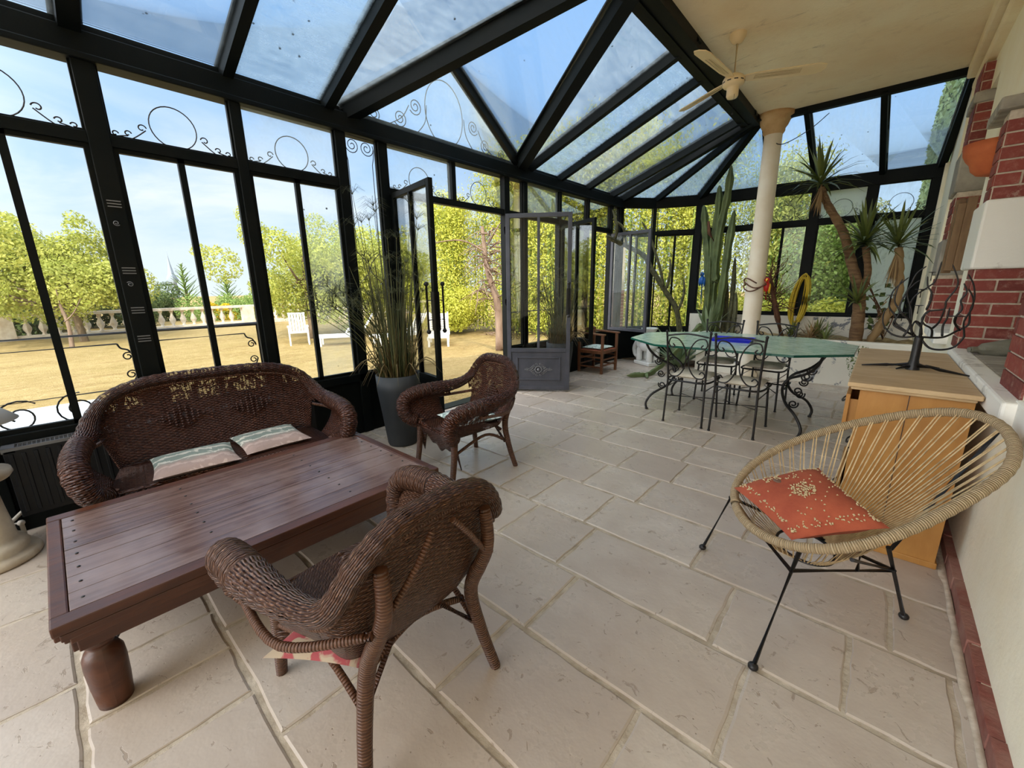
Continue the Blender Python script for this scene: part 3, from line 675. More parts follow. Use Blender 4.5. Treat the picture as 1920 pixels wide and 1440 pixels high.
for i, (a, b) in enumerate(bays):
    window(fmB, a, b, z0=.97, mull=(i < 2), gl=('glass', 'glass', 'glass', 'milky')[i], upper=(a, b), ug=('haze', 'haze', 'milky', 'haze')[i])

# ---- glazed roof
T0 = V(-1.69, 7.40, 3.84); XC = -1.70; ZC = 3.85
E = lambda y: V(XW, y, 3.09); Cc = lambda y: V(XC, y, 3.845)
G0, G1, GA = V(XW, 2.20, 3.09), V(XW, 4.68, 3.09), V(XW, 3.45, 3.97); GR = V(XC - .05, 3.45, 3.90)
tr_n = [1]
def rafter(a, b, w=.06, h=.11, nm=None, w2=None, h2=None):
    tr_n[0] += 1; q = MB(); a = Vector(a); a = a - (Vector(b) - a).normalized() * .05; q.beam(a, b, w, h, (0, 0, 1), w2, h2); q.beam(Vector(a) + V(0, 0, h * .52), Vector(b) + V(0, 0, h * .52), w * 1.5, .02, (0, 0, 1))
    return tag(q.build('trim_%d' % tr_n[0], M['steel']), kind='structure')
for y_ in (-2.0, -1.21, -.39): rafter(E(y_), Cc(y_ - .02), .06)
rafter(E(.41), Cc(.37), .10, .12); rafter(E(1.23), Cc(1.21), .07); rafter(E(2.0), Cc(1.93), .08)
rafter(G0, V(XC - .05, 3.36, 3.84), .12, .14); rafter(G1, V(XC - .05, 3.54, 3.84), .13, .15); rafter(GA, GR, .10, .10)
rafter(G0 + V(0, 0, -.0), GA, .06, .09); rafter(G1, GA, .08, .10)
rafter(E(4.85), Cc(4.72), .07); rafter(E(5.60), Cc(5.42), .07); rafter(E(6.42), Cc(6.10), .07)
P1e, PMe, P2e = P1 + V(0, 0, 3.07), PM + V(0, 0, 3.07), P2 + V(0, 0, 3.07)
rafter(P1e, T0 + V(0, -.08, 0), .10, .13); rafter(E(7.25), T0 + V(0, -.28, 0), .07, .11); rafter(PMe, T0, .07, .11); rafter(P2e, T0 + V(0, .05, 0), .10, .13)
BE = lambda x: V(x, P2.y + (x - P2.x) / (P3.x - P2.x) * (P3.y - P2.y), 3.08); BT = lambda x: V(x, 7.48, 3.84)
rafter(BE(-1.72), BT(-1.66), .06); rafter(BE(-1.08), BT(-1.15), .06); rafter(BE(-.26), BT(-.34), .065); rafter(BE(.37), BT(.44), .08)
tr_n[0] += 1; q = MB(); q.beam((XC - .06, -2.4, 3.82), (XC - .06, 7.45, 3.82), .12, .15); q.beam((XC - .17, -2.4, 3.78), (XC - .17, 7.3, 3.78), .10, .10); tag(q.build('trim_%d' % tr_n[0], M['steel']), kind='structure')
tr_n[0] += 1; q = MB(); q.beam((XC, 7.50, 3.82), (.46, 7.50, 3.82), .08, .10); tag(q.build('trim_%d' % tr_n[0], M['steel']), kind='structure')
def rpane(pts, g='roofglass'):
    win_n[0] += 1; pts = [Vector(p) + V(0, 0, .036) for p in pts]; n_ = (pts[1] - pts[0]).cross(pts[2] - pts[0]).normalized()
    if n_.z < 0: pts = pts[::-1]; n_ = -n_
    k = len(pts); vs_ = [p - n_ * .004 for p in pts] + [p + n_ * .004 for p in pts]
    q = MB(); q.add(vs_, [tuple(range(k))[::-1], tuple(range(k, 2 * k))] + [(i, (i + 1) % k, k + (i + 1) % k, k + i) for i in range(k)])
    tag(q.build('window_%d' % win_n[0], M[g]), kind='structure')
RV = V(XC - .05, 3.45, 3.87)
for a, b, g in ((-2.0, -1.21, 'roofglass'), (-1.21, -.39, 'roofdirt'), (-.39, .41, 'haze'), (.41, 1.23, 'roofglass'), (1.23, 2.0, 'roofdirt')): rpane([E(a), E(b), Cc(b - .04), Cc(a - .04)], g)
rpane([E(2.0), G0, RV, Cc(1.93)], 'haze')
rpane([G0, GA, RV], 'roofglass'); rpane([G1, RV, GA], 'roofglass')
rpane([G1, E(4.85), Cc(4.72), RV], 'haze'); rpane([E(4.85), E(5.60), Cc(5.42), Cc(4.72)], 'roofdirt'); rpane([E(5.60), E(6.42), Cc(6.10), Cc(5.42)], 'haze'); rpane([E(6.42), E(7.25), T0 + V(0, -.28, 0), Cc(6.10)], 'roofglass')
rpane([E(7.25), P1e, T0], 'roofglass'); rpane([P1e, PMe, T0], 'roofdirt'); rpane([PMe, P2e, T0], 'roofdirt')
rpane([P2e, BE(-1.72), T0], 'roofdirt'); rpane([BE(-1.72), BE(-1.08), BT(-1.15), BT(-1.66)], 'haze'); rpane([BE(-1.08), BE(-.26), BT(-.34), BT(-1.15)], 'haze'); rpane([BE(-.26), BE(.37), BT(.44), BT(-.34)], 'roofglass')
# gable light over the door
win_n[0] += 1; gw = thing('window_%d' % win_n[0], (0, 0, 0), kind='structure')
q = MB(); q.add([fW(2.35, 3.08, -.003), fW(4.55, 3.08, -.003), fW(3.45, 3.90, -.003), fW(2.35, 3.08, .003), fW(4.55, 3.08, .003), fW(3.45, 3.90, .003)], [(0, 1, 2), (3, 5, 4), (0, 3, 4, 1), (1, 4, 5, 2), (2, 5, 3, 0)]); q.build('pane', M['haze'], gw)
q = MB(); tb = lambda P, r_=.005: q.tube([fW(a, b, -.03) for a, b in P], r_, 6)
tb([(3.40 + .27 * math.cos(a), 3.40 + .33 * math.sin(a)) for a in [2 * PI * k / 36 - PI / 2 for k in range(37)]])
for s_ in (-1, 1):
    cx = 3.42
    for dx, dz, r_, t_ in ((.42, .27, .085, 1.9), (.62, .11, .085, 1.9), (.92, .075, .06, 1.6)):
        tb([(cx + s_ * (dx + p[0]), 3.10 + dz + p[1]) for p in spiral(0, 0, .015, r_, 0, t_, 30)])
    tb([(v.x, v.y) for v in curve([(cx + s_ * .27, 3.42, 0), (cx + s_ * .30, 3.25, 0), (cx + s_ * .42, 3.11, 0)], 6)])
    tb([(v.x, v.y) for v in curve([(cx + s_ * .50, 3.36, 0), (cx + s_ * .60, 3.22, 0), (cx + s_ * .80, 3.10, 0)], 6)])
q.build('scrollwork', M['iron'], gw)

# ---- ceiling slab, column, house wall
tag(MB().box(XC, .9, -3.5, 7.55, ZC, ZC + .30).build('ceiling', M['ceil']), kind='structure')
cr = thing('column', (-1.52, 7.5, 0), kind='structure')
q = MB(); q.lathe([(.18, 0), (.18, .05), (.15, .08), (.13, .14), (.128, 1.2), (.115, 3.62), (.125, 3.66)], n=32); q.build('shaft', M['column'], cr)
q = MB(); q.lathe([(.115, 3.58), (.14, 3.62), (.14, 3.66), (.17, 3.70), (.20, 3.78), (.24, 3.80), (.24, 3.86), (0, 3.86)], n=32); q.build('capital', M['captl'], cr)

XH = .5
hw = thing('wall_right', (0, 0, 0), kind='structure')
q = MB()
q.box(XH, XH + .5, -9, 2.62, -.3, 7.2)                 # near stretch (cream plaster)
q.box(XH, XH + .5, 2.62, 4.50, -.3, .90)               # under the first opening
q.box(XH, XH + .5, 2.62, 6.0, 2.62, 7.2)
q.box(XH, XH + .5, 4.50, 5.35, -.3, 2.62)
q.box(XH, XH + .5, 5.35, 6.55, -.3, .93); q.box(XH, XH + .5, 6.0, 6.55, 3.3, 7.2); q.box(XH, XH + .5, 6.55, 8.85, -.3, 7.2)
q.box(XH + .2, XH + .5, 8.85, 24, -.3, 7.6)
q.box(XH + .95, XH + 1.0, 2.0, 7.0, .0, 3.6)           # inner face behind the openings
q.box(XH + .5, 4.5, -9, -8.8, -.3, 7.2); q.box(4.4, 4.5, -9, 24, -.3, 7.2); q.box(XH + .2, 4.5, 23.8, 24, -.3, 7.2)
q.build('plaster', M['wall'], hw)
MB().box(XH, 4.7, -9.2, 8.85, 7.2, 7.4).build('house_roof', M['slate'], hw)
# brick quoins: boxes of individual bricks on a mortar core
def bricks(x0, x1, y0, y1, z0, z1, name='brick_quoin', par=hw, m_core='mortar'):
    q = MB(); q.box(x0, x1, y0, y1, z0, z1); c = q.build(name, M[m_core], par)
    q = MB(); h = .083; g = .012; k = 0; z_ = z0 + g / 2
    while z_ + h - g < z1 + .01:
        ztop = min(z_ + h - g, z1)
        for (a0, a1, fix, ax) in ((x0, x1, y0, 'y'), (y0, y1, x0, 'x')):
            L = .24; p = a0 - (L / 2 if k % 2 else 0) + (.0 if ax == 'y' else .0)
            while p < a1 - .01:
                s0, s1 = max(p + g / 2, a0 + .001), min(p + L - g / 2, a1 - .001)
                if s1 - s0 > .02:
                    if ax == 'y': q.box(s0, s1, fix - .008, fix + .02, z_, ztop)
                    else: q.box(fix - .008, fix + .02, s0, s1, z_, ztop)
                p += L
        z_ += h; k += 1
    q.build('brick_course', M['brick'], c); return c
def block(x0, x1, y0, y1, z0, z1, m='white', bev=.015): return MB().box(x0, x1, y0, y1, z0, z1).build('plaster_block', M[m], hw, bevel=bev)
# pier beyond the first opening
bricks(.47, 1.0, 4.46, 4.72, 1.0, 1.57); block(.44, 1.0, 4.42, 4.95, 1.57, 2.03); bricks(.46, 1.0, 4.46, 4.66, 2.03, 2.58); block(.40, 1.0, 4.40, 4.9, 2.58, 2.66, 'stonegrey')
# near pier
bricks(.50, 1.0, 2.62, 3.03, 1.0, 1.62); block(.49, 1.0, 2.6, 3.05, 1.62, 2.1); bricks(.50, 1.0, 2.62, 3.03, 2.1, 2.62)
# far pier
bricks(.43, 1.0, 6.50, 6.95, 1.02, 1.55); block(.40, 1.0, 6.48, 7.0, 1.55, 1.92, 'stonegrey'); bricks(.43, 1.0, 6.50, 6.9, 1.92, 2.38); block(.40, 1.0, 6.48, 7.0, 2.38, 2.78, 'stonegrey')
bricks(.43, 1.0, 6.50, 6.9, 2.78, 3.2); block(.40, 1.0, 6.48, 7.0, 3.2, 3.30, 'stonegrey'); bricks(.43, 1.0, 6.50, 6.95, 3.30, 3.55)
block(.36, .52, -3, 7.4, 3.70, 3.84, 'ceil', .02); block(.42, .52, -3, 7.4, 3.58, 3.66, 'ceil', .02)
q = MB(); q.prism([(7.6, 0), (8.9, 0), (8.9, 3.12), (7.56, 3.86)], .44, .52, lambda y_, z_, x_: (x_, y_, z_)); q.box(.40, .5, 8.72, 8.95, 0, 3.1); q.build('end_pilaster', M['wall'], hw)
# sill ledge under the openings
lg = MB().box(.53, 1.45, 2.60, 4.46, .90, 1.0).build('sill_stone', M['stonegrey'], hw, bevel=.01)
MB().box(.435, .53, 2.55, 4.52, .90, 1.005).build('sill_edge', M['white'], hw, bevel=.012)
MB().box(.478, .53, 2.18, 2.62, .84, 1.012).build('sill_edge', M['white'], hw, bevel=.012)
MB().box(.41, 1.45, 5.35, 6.50, .93, 1.035).build('sill_stone', M['white'], hw, bevel=.01)
q = MB(); q.box(.476, .505, -3, 8.6, -.005, .066); bb = tag(q.build('baseboard_right', M['mortar']), kind='structure')
q = MB(); y_ = -3.0; random.seed(2)
while y_ < 8.5:
    L = random.uniform(.20, .27); q.box(.462 + random.uniform(-.004, .004), .503, y_, y_ + L - .008, 0, .072 + random.uniform(-.004, .004)); y_ += L
q.build('brick_course', M['brick_worn'], bb, bevel=.004)
q = MB(); P = [[V(.437 + random.uniform(-.010, .010) if k == 0 else .462, -3 + i * .08, .001 + .006 * k + random.uniform(0, .004)) for k in range(2)] for i in range(146)]; q.grid(P); q.build('plaster_joint', M['mortar'], bb, solid=.004)
# planter wall along the back
pl = thing('planter_wall', (0, 0, 0), kind='structure')
q = MB(); q.box(-2.35, .5, 7.58, 7.70, -.02, .66); q.box(-2.35, -2.23, 7.70, 8.5, -.02, .66); q.build('planter_face', M['peel'], pl, bevel=.02)
q = MB(); P = [[V(-2.25 + 2.75 * i / 24, 7.68 + .95 * j / 8, .60 + .05 * math.sin(i * 1.3) * math.cos(j * 1.7) + random.uniform(-.01, .02)) for i in range(25)] for j in range(9)]
q.grid(P); so_ = q.build('planter_soil', M['straw'], pl); so_['kind'] = 'stuff'
q = MB(); q.box(-3.9, -2.36, 7.75, 8.3, .0, .02); q.build('soil_border', M['soil'], pl)

# ================================================================== OUTDOORS
q = MB(); P = []
for i in range(41):
    r_ = []
    for j in range(41):
        x_ = -4.2 - 160 * (i / 40) ** 2.2; y_ = -60 + 160 * j / 40
        r_.append(V(x_, y_, -.10 - min(.22, max(0, (-4.2 - x_)) * .03) + (.03 * math.sin(x_ * .9) * math.cos(y_ * .7) if x_ < -8 else 0)))
    P.append(r_)
q.grid(P)
P = [[V(-4.2 + 60 * i / 12, 8.95 + 60 * j / 12, -.1) for i in range(13)] for j in range(13)]; q.grid(P)
P = [[V(-4.2 + 60 * i / 12, -3.2 - 60 * j / 12, -.1) for i in range(13)] for j in range(13)]; q.grid(P)
tag(q.build('lawn', M['lawn']), kind='structure')
tag(MB().box(-8.6, -4.02, -4, .30, -.16, -.06).build('terrace_slab', M['terrace']), kind='structure')
tag(MB().box(-4.6, 0.6, 8.9, 9.5, -.14, -.05).build('path', M['terrace']), kind='structure')

# balustrade, a thing per run between pedestals
def balustrade(p0, p1, label):
    root = thing('balustrade', tuple(p0), label, 'balustrade', 0, 'stone balustrade runs at the end of the lawn')
    d = (p1 - p0); L = d.length; d.normalize(); n_ = V(-d.y, d.x, 0)
    q = MB(); q.beam(V(0, 0, .98), d * L + V(0, 0, .98), .30, .12); q.build('coping', M['baluster'], root)
    q = MB(); q.beam(V(0, 0, .10), d * L + V(0, 0, .10), .28, .20); q.build('plinth', M['baluster'], root)
    q = MB(); q.beam(V(0, 0, 0), V(0, 0, 1.02), .55, .34, tuple(n_)); q.build('pedestal', M['baluster'], root)
    k = int((L - .7) / .42)
    for i in range(k):
        q = MB(); q.lathe([(.07, .2), (.07, .24), (.05, .27), (.12, .42), (.13, .50), (.05, .72), (.045, .80), (.08, .86), (.08, .92)], d * (.6 + i * .42), 8); q.build('baluster', M['baluster'], root)
    return root
bp = [V(-24.5, -14, -.33), V(-24.6, -5.6, -.33), V(-25, .6 - 1.8, -.33), V(-25.8, 7.3, -.33), V(-26.3, 14.5, -.33), V(-27, 22, -.33)]
lb = ['pale stone balustrade run furthest left, beyond the lamp shade', 'pale stone balustrade run at the left edge, ending at a panelled pedestal', 'pale stone balustrade run behind the bare young tree', 'pale stone balustrade run behind the white slatted garden chair', 'pale stone balustrade run behind the sun loungers', 'pale stone balustrade run furthest right, behind the reeds']
for i in range(5): balustrade(bp[i], bp[i + 1], lb[i])

# trees
def tree(name, label, cat, base, h, clumps, m, n, size, trunk_r=.12, group=None, branches=True, bark='bark', aspect=.55):
    base = Vector(base); root = thing(name, tuple(base), label, cat, 0, group)
    Ps, Ns = [], []; tot = sum(c[3] ** 2 for c in clumps)
    for (cx, cy, cz, r) in clumps:
        k = int(n * r * r / tot); a, b = clump((cx, cy, cz), r, k); Ps.append(a); Ns.append(b)
    P_, N_ = np.concatenate(Ps), np.concatenate(Ns); g = P_[:, 2] > .05; P_, N_ = P_[g], N_[g]
    leafmesh('foliage', m, P_, N_, size, root, aspect)
    q = MB(); top = V(0, 0, h * .62)
    q.tube(curve([(0, 0, -.2), (random.uniform(-.1, .1), random.uniform(-.1, .1), h * .3), top], 5), list(np.linspace(trunk_r, trunk_r * .5, 11)), 8)
    if branches:
        for (cx, cy, cz, r) in clumps[:14]:
            s0 = V(0, 0, h * random.uniform(.2, .5)); q.tube(curve([s0, (s0 + V(cx, cy, cz)) / 2 + V(0, 0, -.1), V(cx, cy, cz)], 4), [trunk_r * .4] * 2 + list(np.linspace(trunk_r * .35, .012, 7)), 5)
    q.build('trunk', M[bark], root); return root
def crown(cx, cy, cz, R, RZ, k, rr):
    o = []
    for _ in range(k):
        d = Vector(rng.normal(size=3)).normalized(); f = random.uniform(.25, 1)
        o.append((cx + d.x * R * f, cy + d.y * R * f, cz + d.z * RZ * f, random.uniform(rr * .6, rr)))
    return o
TG = 'broadleaf trees around the lawn'
T1c = crown(0, -1.2, 2.6, 3.1, 1.7, 40, 1.0) + [(0, .6, 4.0, .5), (.1, .5, 4.4, .3), (0, -1.5, 4.1, .5), (0, 1.5, 3.5, .5), (0, 1.3, 3.9, .3)]
tree('broadleaf_tree', 'wide yellow-green broadleaf tree with low crown at the left, in front of the balustrade', 'tree', (-22.5, .8, -.3), 4.6, T1c, M['leaf_yel'], 42000, .058, .13, TG)
T4c = crown(0, .5, 2.3, 2.8, 1.7, 40, .9) + [(0, -1.7, 4.2, .3), (0, -1.5, 3.6, .5), (0, -.9, 3.3, .6), (0, 1.6, 3.9, .5), (0, .6, 4.0, .5), (0, -2.6, 2.6, .6), (0, -3.1, 3.0, .25), (0, 2.4, 3.6, .4)]
tree('broadleaf_tree', 'yellow-green broadleaf tree behind the white slatted garden chair', 'tree', (-16.0, 6.6, -.3), 4.8, T4c, M['leaf_yel'], 46000, .048, .16, TG)
tree('broadleaf_tree', 'tall yellow-green tree behind the potted papyrus, left of the open door', 'tree', (-17.5, 11.5, -.3), 4.9, crown(0, 0, 2.6, 2.6, 1.6, 28, 1.1), M['leaf_yel'], 30000, .055, .14, TG)
tree('broadleaf_tree', 'dark green tree low behind the far left of the balustrade', 'tree', (-29, -3.5, -.5), 4.2, crown(0, 0, 1.9, 3.8, 1.5, 24, 1.3), M['leaf_dark'], 20000, .09, .15, 'dark trees beyond the balustrade')
tree('broadleaf_tree', 'dark green tree behind the wide left tree, beyond the balustrade', 'tree', (-30, .6, -.5), 3.2, crown(0, 0, 1.4, 2.8, 1.1, 22, 1.1), M['leaf_dark'], 18000, .09, .15, 'dark trees beyond the balustrade')
tree('young_tree', 'bare young tree with a pale forked stem in front of the balustrade', 'tree', (-20.0, .35, -.3), 2.3, [(0, 0, 2.0, .5), (.1, .5, 1.6, .4)], M['leaf_yel'], 260, .06, .07, None, True, 'deadbark')
for i, (x_, y_, h_, r_, mm, nm, lb_) in enumerate(((-33, 4.6, 2.4, 1.5, 'leaf_dark', 'shrub', 'grey-green conifer clump beyond the balustrade, left of the church spire'), (-32, 7.2, 1.7, 2.0, 'leaf_mid', 'shrub', 'rounded olive-green shrub beyond the balustrade, below the church spire'),
        (-31, 7.4, 1.3, .85, 'leaf_gold', 'shrub', 'golden-yellow shrub beyond the balustrade, the one left of the window bar'), (-31, 9.6, 1.3, .9, 'leaf_gold', 'shrub', 'golden-yellow shrub beyond the balustrade, the one right of the window bar'), (-33, 10.5, 2.3, 1.9, 'leaf_mid', 'shrub', 'mid-green shrub behind the two golden shrubs'),
        (-32, 14, 2.4, 2.3, 'leaf_mid', 'shrub', 'mid-green shrub beyond the balustrade behind the sun loungers'))):
    tree(nm, lb_, 'shrub', (x_, y_, -.5), h_, crown(0, 0, h_ * .45, r_, h_ * .4, 12, r_ * .5), M[mm], 9000, .06, .06, 'shrubs beyond the balustrade', False)
for i, (x_, y_, h_, lb_) in enumerate(((-34, 6.3, 3.7, 'spiky conifer tip standing in front of the church spire'), (-34, 8.6, 3.1, 'spiky conifer tip to the right of the church spire'), (-34, 11.6, 3.1, 'spiky conifer tip behind the golden shrubs, near the thick post'))):
    root = thing('conifer', (x_, y_, -.5), lb_, 'conifer', 0, 'conifer tips beyond the balustrade'); q = MB(); q.tube([(0, 0, 0), (0, 0, h_)], [.1, .02], 6); q.build('trunk', M['bark'], root)
    q = MB()
    for k in range(46):
        z_ = h_ * (.3 + .7 * k / 46); L = (h_ - z_) * .42 + .12; a = k * 2.4; q.tube([(0, 0, z_), (L * math.cos(a), L * math.sin(a), z_ + L * .8)], [.045, .012], 5)
    q.build('needles', M['leaf_mid'], root)
sp = thing('church_spire', (-148, 24.9, 0), 'slim pale church spire far off above the trees', 'spire')
q = MB(); q.lathe([(.9, -.4), (.9, 3.6), (1.5, 4.4), (.75, 6.0), (.28, 8.8), (.05, 11.2), (.02, 12.2)], n=8); q.build('steeple', M['slate'], sp)

# bamboo hedge
def bamboo(label, cx, cy, w_, d_, h_, n, hang=.0, m='leaf_bam', size=.052):
    root = thing('bamboo_clump', (cx, cy, -.15), label, 'bamboo', 0, 'bamboo clumps of the tall hedge')
    k = 26; Ps, Ns = [], []; q = MB()
    for i in range(k):
        x_, y_ = random.uniform(-w_, w_) * .72, random.uniform(-d_, d_) * .72; hh = h_ * random.uniform(.78, 1.06); lx, ly = random.uniform(-.35, .35), random.uniform(-.35, .35)
        c = curve([(x_, y_, 0), (x_ + lx * .2, y_ + ly * .2, hh * .6), (x_ + lx, y_ + ly, hh)], 5); q.tube(c, list(np.linspace(.03, .008, len(c))), 5)
        m_ = n // k; tt = rng.uniform(.03, 1, m_); b = np.array([(v.x, v.y, v.z) for v in c]); idx = tt * (len(c) - 1); i0 = np.minimum(idx.astype(int), len(c) - 2); f = (idx - i0)[:, None]
        B = b[i0] * (1 - f) + b[i0 + 1] * f; sp_ = (.52 * (1 - tt * .6))[:, None]
        D = rng.normal(size=(m_, 3)); D[:, 2] *= .8; Ps.append(B + D * sp_); Ns.append(D + np.array([0, 0, .5]))
    P_ = np.concatenate(Ps); N_ = np.concatenate(Ns); g = P_[:, 2] > .02
    leafmesh('foliage', M[m], P_[g], N_[g], size, root, .34); q.build('canes', M['leaf_mid'], root); return root
bamboo('bright bamboo clump seen through the open doorway, leftmost of the hedge', -13.4, 11.4, 1.6, 1.3, 5.0, 34000)
bamboo('bright bamboo clump behind the dead tree, right side of the doorway', -11.0, 12.6, 1.5, 1.3, 6.6, 34000)
bamboo('bright bamboo clump seen behind the open grey door leaf', -8.8, 12.0, 1.4, 1.3, 6.3, 34000)
bamboo('bright bamboo clump seen between the two open windows', -6.6, 12.6, 1.5, 1.2, 6.6, 34000)
bamboo('bright bamboo clump behind the corner of the conservatory', -4.4, 12.8, 1.4, 1.2, 5.6, 30000)
bamboo('bright bamboo clump behind the tall ribbed cactus', -2.4, 13.2, 1.2, 1.2, 4.6, 24000, m='leaf_yel')
tree('willow_bush', 'drooping pale green bush seen behind the white column', 'bush', (-.9, 12.6, -.1), 3.0, crown(-.2, 0, 1.6, 1.1, 1.2, 20, .7), M['leaf_mid'], 16000, .045, .1, None)
tree('laurel_hedge', 'low yellow-green hedge outside the back windows, behind the yellow hose', 'hedge', (-1.4, 10.9, -.1), 1.4, [(-1.6 + .45 * k, random.uniform(-.2, .2), .55 + .12 * (k % 2), .6) for k in range(9)], M['leaf_bam'], 20000, .032, .05, None, False)
tree('olive_tree', 'pale grey-green feathery tree beyond the back right windows', 'tree', (-.6, 15.5, -.1), 3.6, crown(-.2, 0, 2.3, 1.0, 1.4, 22, .7), M['leaf_olive'], 16000, .045, .1, None)
# bushes low in the doorway
tree('low_bush', 'low bright bush at the foot of the bamboo, seen through the doorway', 'bush', (-13.0, 10.3, -.2), 1.6, [(random.uniform(-1.2, 1.2), random.uniform(-.9, .9), random.uniform(.3, 1.4), .65) for k in range(12)], M['leaf_bam'], 18000, .04, .05, None, False)
# dead tree
dt = thing('dead_tree', (-7.6, 8.05, -.3), 'dead tree with pale bark and tangled bare branches at the right of the doorway', 'tree')
q = MB(); q.tube(curve([(0, 0, 0), (-.05, 0, 1.3), (-.25, -.15, 2.2), (-.3, -.25, 3.3)], 6), list(np.linspace(.13, .04, 19)), 10); q.build('trunk', M['deadbark'], dt)
q = MB(); random.seed(5)
for i in range(46):
    z_ = random.uniform(1.3, 3.2); a = random.uniform(0, 2 * PI); L = random.uniform(.35, 1.0)
    p0 = V(-.2, -.1, z_); p1 = p0 + V(math.cos(a), math.sin(a), random.uniform(-.2, .5)) * L * .6; p2 = p1 + V(math.cos(a + .5), math.sin(a + .5), -.55) * L * .7
    q.tube(curve([p0, p1, p2], 4), list(np.linspace(.022, .004, 9)), 5)
    for j in range(3):
        s0 = p0.lerp(p1, .5 + .2 * j); q.tube([s0, s0 + V(random.uniform(-.3, .3), random.uniform(-.3, .3), random.uniform(-.3, .15))], [.009, .003], 4)
q.tube(curve([(-.2, -.1, 2.6), (-.6, -.7, 2.95), (-1.1, -1.4, 2.85)], 5), list(np.linspace(.03, .008, 11)), 5); q.tube([(-.25, -.1, 2.9), (.25, .35, 3.9)], [.03, .01], 5)
q.build('branches', M['deadbark'], dt)
bp_ = thing('brick_post', (-5.75, 11.0, -.1), 'slim brick gate post outside the open window at the corner', 'post'); q = MB(); q.box(-.16, .16, -.16, .16, 0, 2.9); q.build('shaft', M['mortar'], bp_)
q = MB(); [q.box(-.17, .17, -.17, .17, .02 + k * .09, .09 + k * .09) for k in range(16)]; q.build('brick_course', M['brick'], bp_)
# ivy on the far house wall
P_ = np.stack([.66 + rng.uniform(-.10, .08, 15000), rng.uniform(9.2, 23.9, 15000) ** 1.0, rng.uniform(0, 7.5, 15000)], 1); iv = thing('ivy', (0, 0, 0), 'dense ivy covering the house wall beyond the back right window', 'ivy')
leafmesh('foliage', M['ivy'], P_, np.tile([-1.0, -.3, .3], (15000, 1)), .11, iv, .8)
q = MB(); random.seed(8)
for k in range(9): y_ = 10 + k * 1.6; q.tube(curve([(.66, y_, 0), (.64, y_ + .3, 2.5), (.66, y_ - .2, 5), (.65, y_ + .2, 7.2)], 4), .025, 5)
q.build('stems', M['twig'], iv)

# iron railing outside the left windows
rl = thing('iron_railing', (-4.25, 0, -.1), 'thin black iron window railing with scroll ends outside the left windows', 'railing')
q = MB(); q.tube([(0, -2.4, 1.30), (0, 1.28, 1.30)], .016, 8); q.build('top_rail', M['iron'], rl)
for y0, y1 in ((-1.2, .40), (.43, 1.24)):
    q = MB(); z0, z1 = .88, 1.22
    n_ = .06; pth = [(y0 + n_ + .03, z1), (y1 - n_ - .03, z1)]; q.tube([(0, *p) for p in pth], .006, 6); q.tube([(0, y0 + n_ + .03, z0), (0, y1 - n_ - .03, z0)], .006, 6)
    for s_, ye in ((1, y0), (-1, y1)):
        for zs, sg in ((z1, -1), (z0, 1)):
            q.tube([(0, v.x, v.y) for v in curve([(ye + s_ * (n_ + .03), zs, 0), (ye + s_ * (n_ + .015), zs + sg * .035, 0), (ye + s_ * .035, zs + sg * .055, 0), (ye + s_ * .01, zs + sg * .11, 0)], 5)], .006, 6)
        q.tube([(0, ye + s_ * .045 + p[0], (z0 + z1) / 2 + .07 + p[1]) for p in spiral(0, 0, .035, .01, 0, 1.3)], .005, 5); q.tube([(0, ye + s_ * .045 + p[0], (z0 + z1) / 2 - .07 + p[1]) for p in spiral(0, 0, .035, .01, 0, 1.3)], .005, 5)
    q.build('rail_panel', M['iron'], rl)
q = MB()
for y_, z_, r_ in ((.03, .78, .12), (.27, .80, .10), (-.25, .78, .12), (.12, .55, .13), (-.1, .48, .10), (.32, .52, .11)):
    q.tube([(0, y_ + p[0], z_ + p[1]) for p in spiral(0, 0, r_, .03, random.uniform(0, 6), 1.5, 26)], .006, 6)
for y_ in (-2.4, -1.2, .42, 1.26): q.tube([(0, y_, 0), (0, y_, 1.3)], .010, 6)
q.build('scroll_panel', M['iron'], rl)
r2 = thing('iron_railing', (-4.3, 5.9, -.1), 'short iron railing with scrolls outside the far open window', 'railing')
q = MB(); q.tube([(0, -1.1, 1.2), (0, 1.3, 1.2)], .014, 6); [q.tube([(0, y_, 0), (0, y_, 1.2)], .010, 6) for y_ in (-1.1, 1.3)]
for y_ in (1.1,):
    for z_ in (.9, .6): q.tube([(0, y_ + p[0], z_ + p[1]) for p in spiral(0, 0, .10, .02, 0, 1.5, 24)], .008, 6)
q.build('rail', M['iron'], r2)

# garden furniture
gc = thing('garden_chair', (-14.6, 5.55, -.33), 'white slatted garden armchair facing the house on the dry lawn', 'chair', math.radians(-20))
q = MB(); [q.beam((-.18, -.22 + .088 * k, .42), (-.36, -.22 + .088 * k, 1.02), .062, .02, (1, 0, 0)) for k in range(6)]; q.beam((-.36, -.26, 1.03), (-.36, .26, 1.03), .03, .05); q.build('backrest', M['plastic'], gc)
q = MB(); [q.beam((-.2 + .09 * k, -.25, .42), (-.2 + .09 * k, .25, .42), .07, .02) for k in range(6)]; q.build('seat', M['plastic'], gc)
q = MB(); [q.beam((-.25, s_ * .29, .62), (.27, s_ * .29, .62), .06, .025) for s_ in (-1, 1)]; q.build('armrests', M['plastic'], gc)
for x_ in (-.28, .24):
    for s_ in (-1, 1): q = MB(); q.beam((x_, s_ * .28, 0), (x_ * .9, s_ * .28, .62), .045, .03); q.build('leg', M['plastic'], gc)
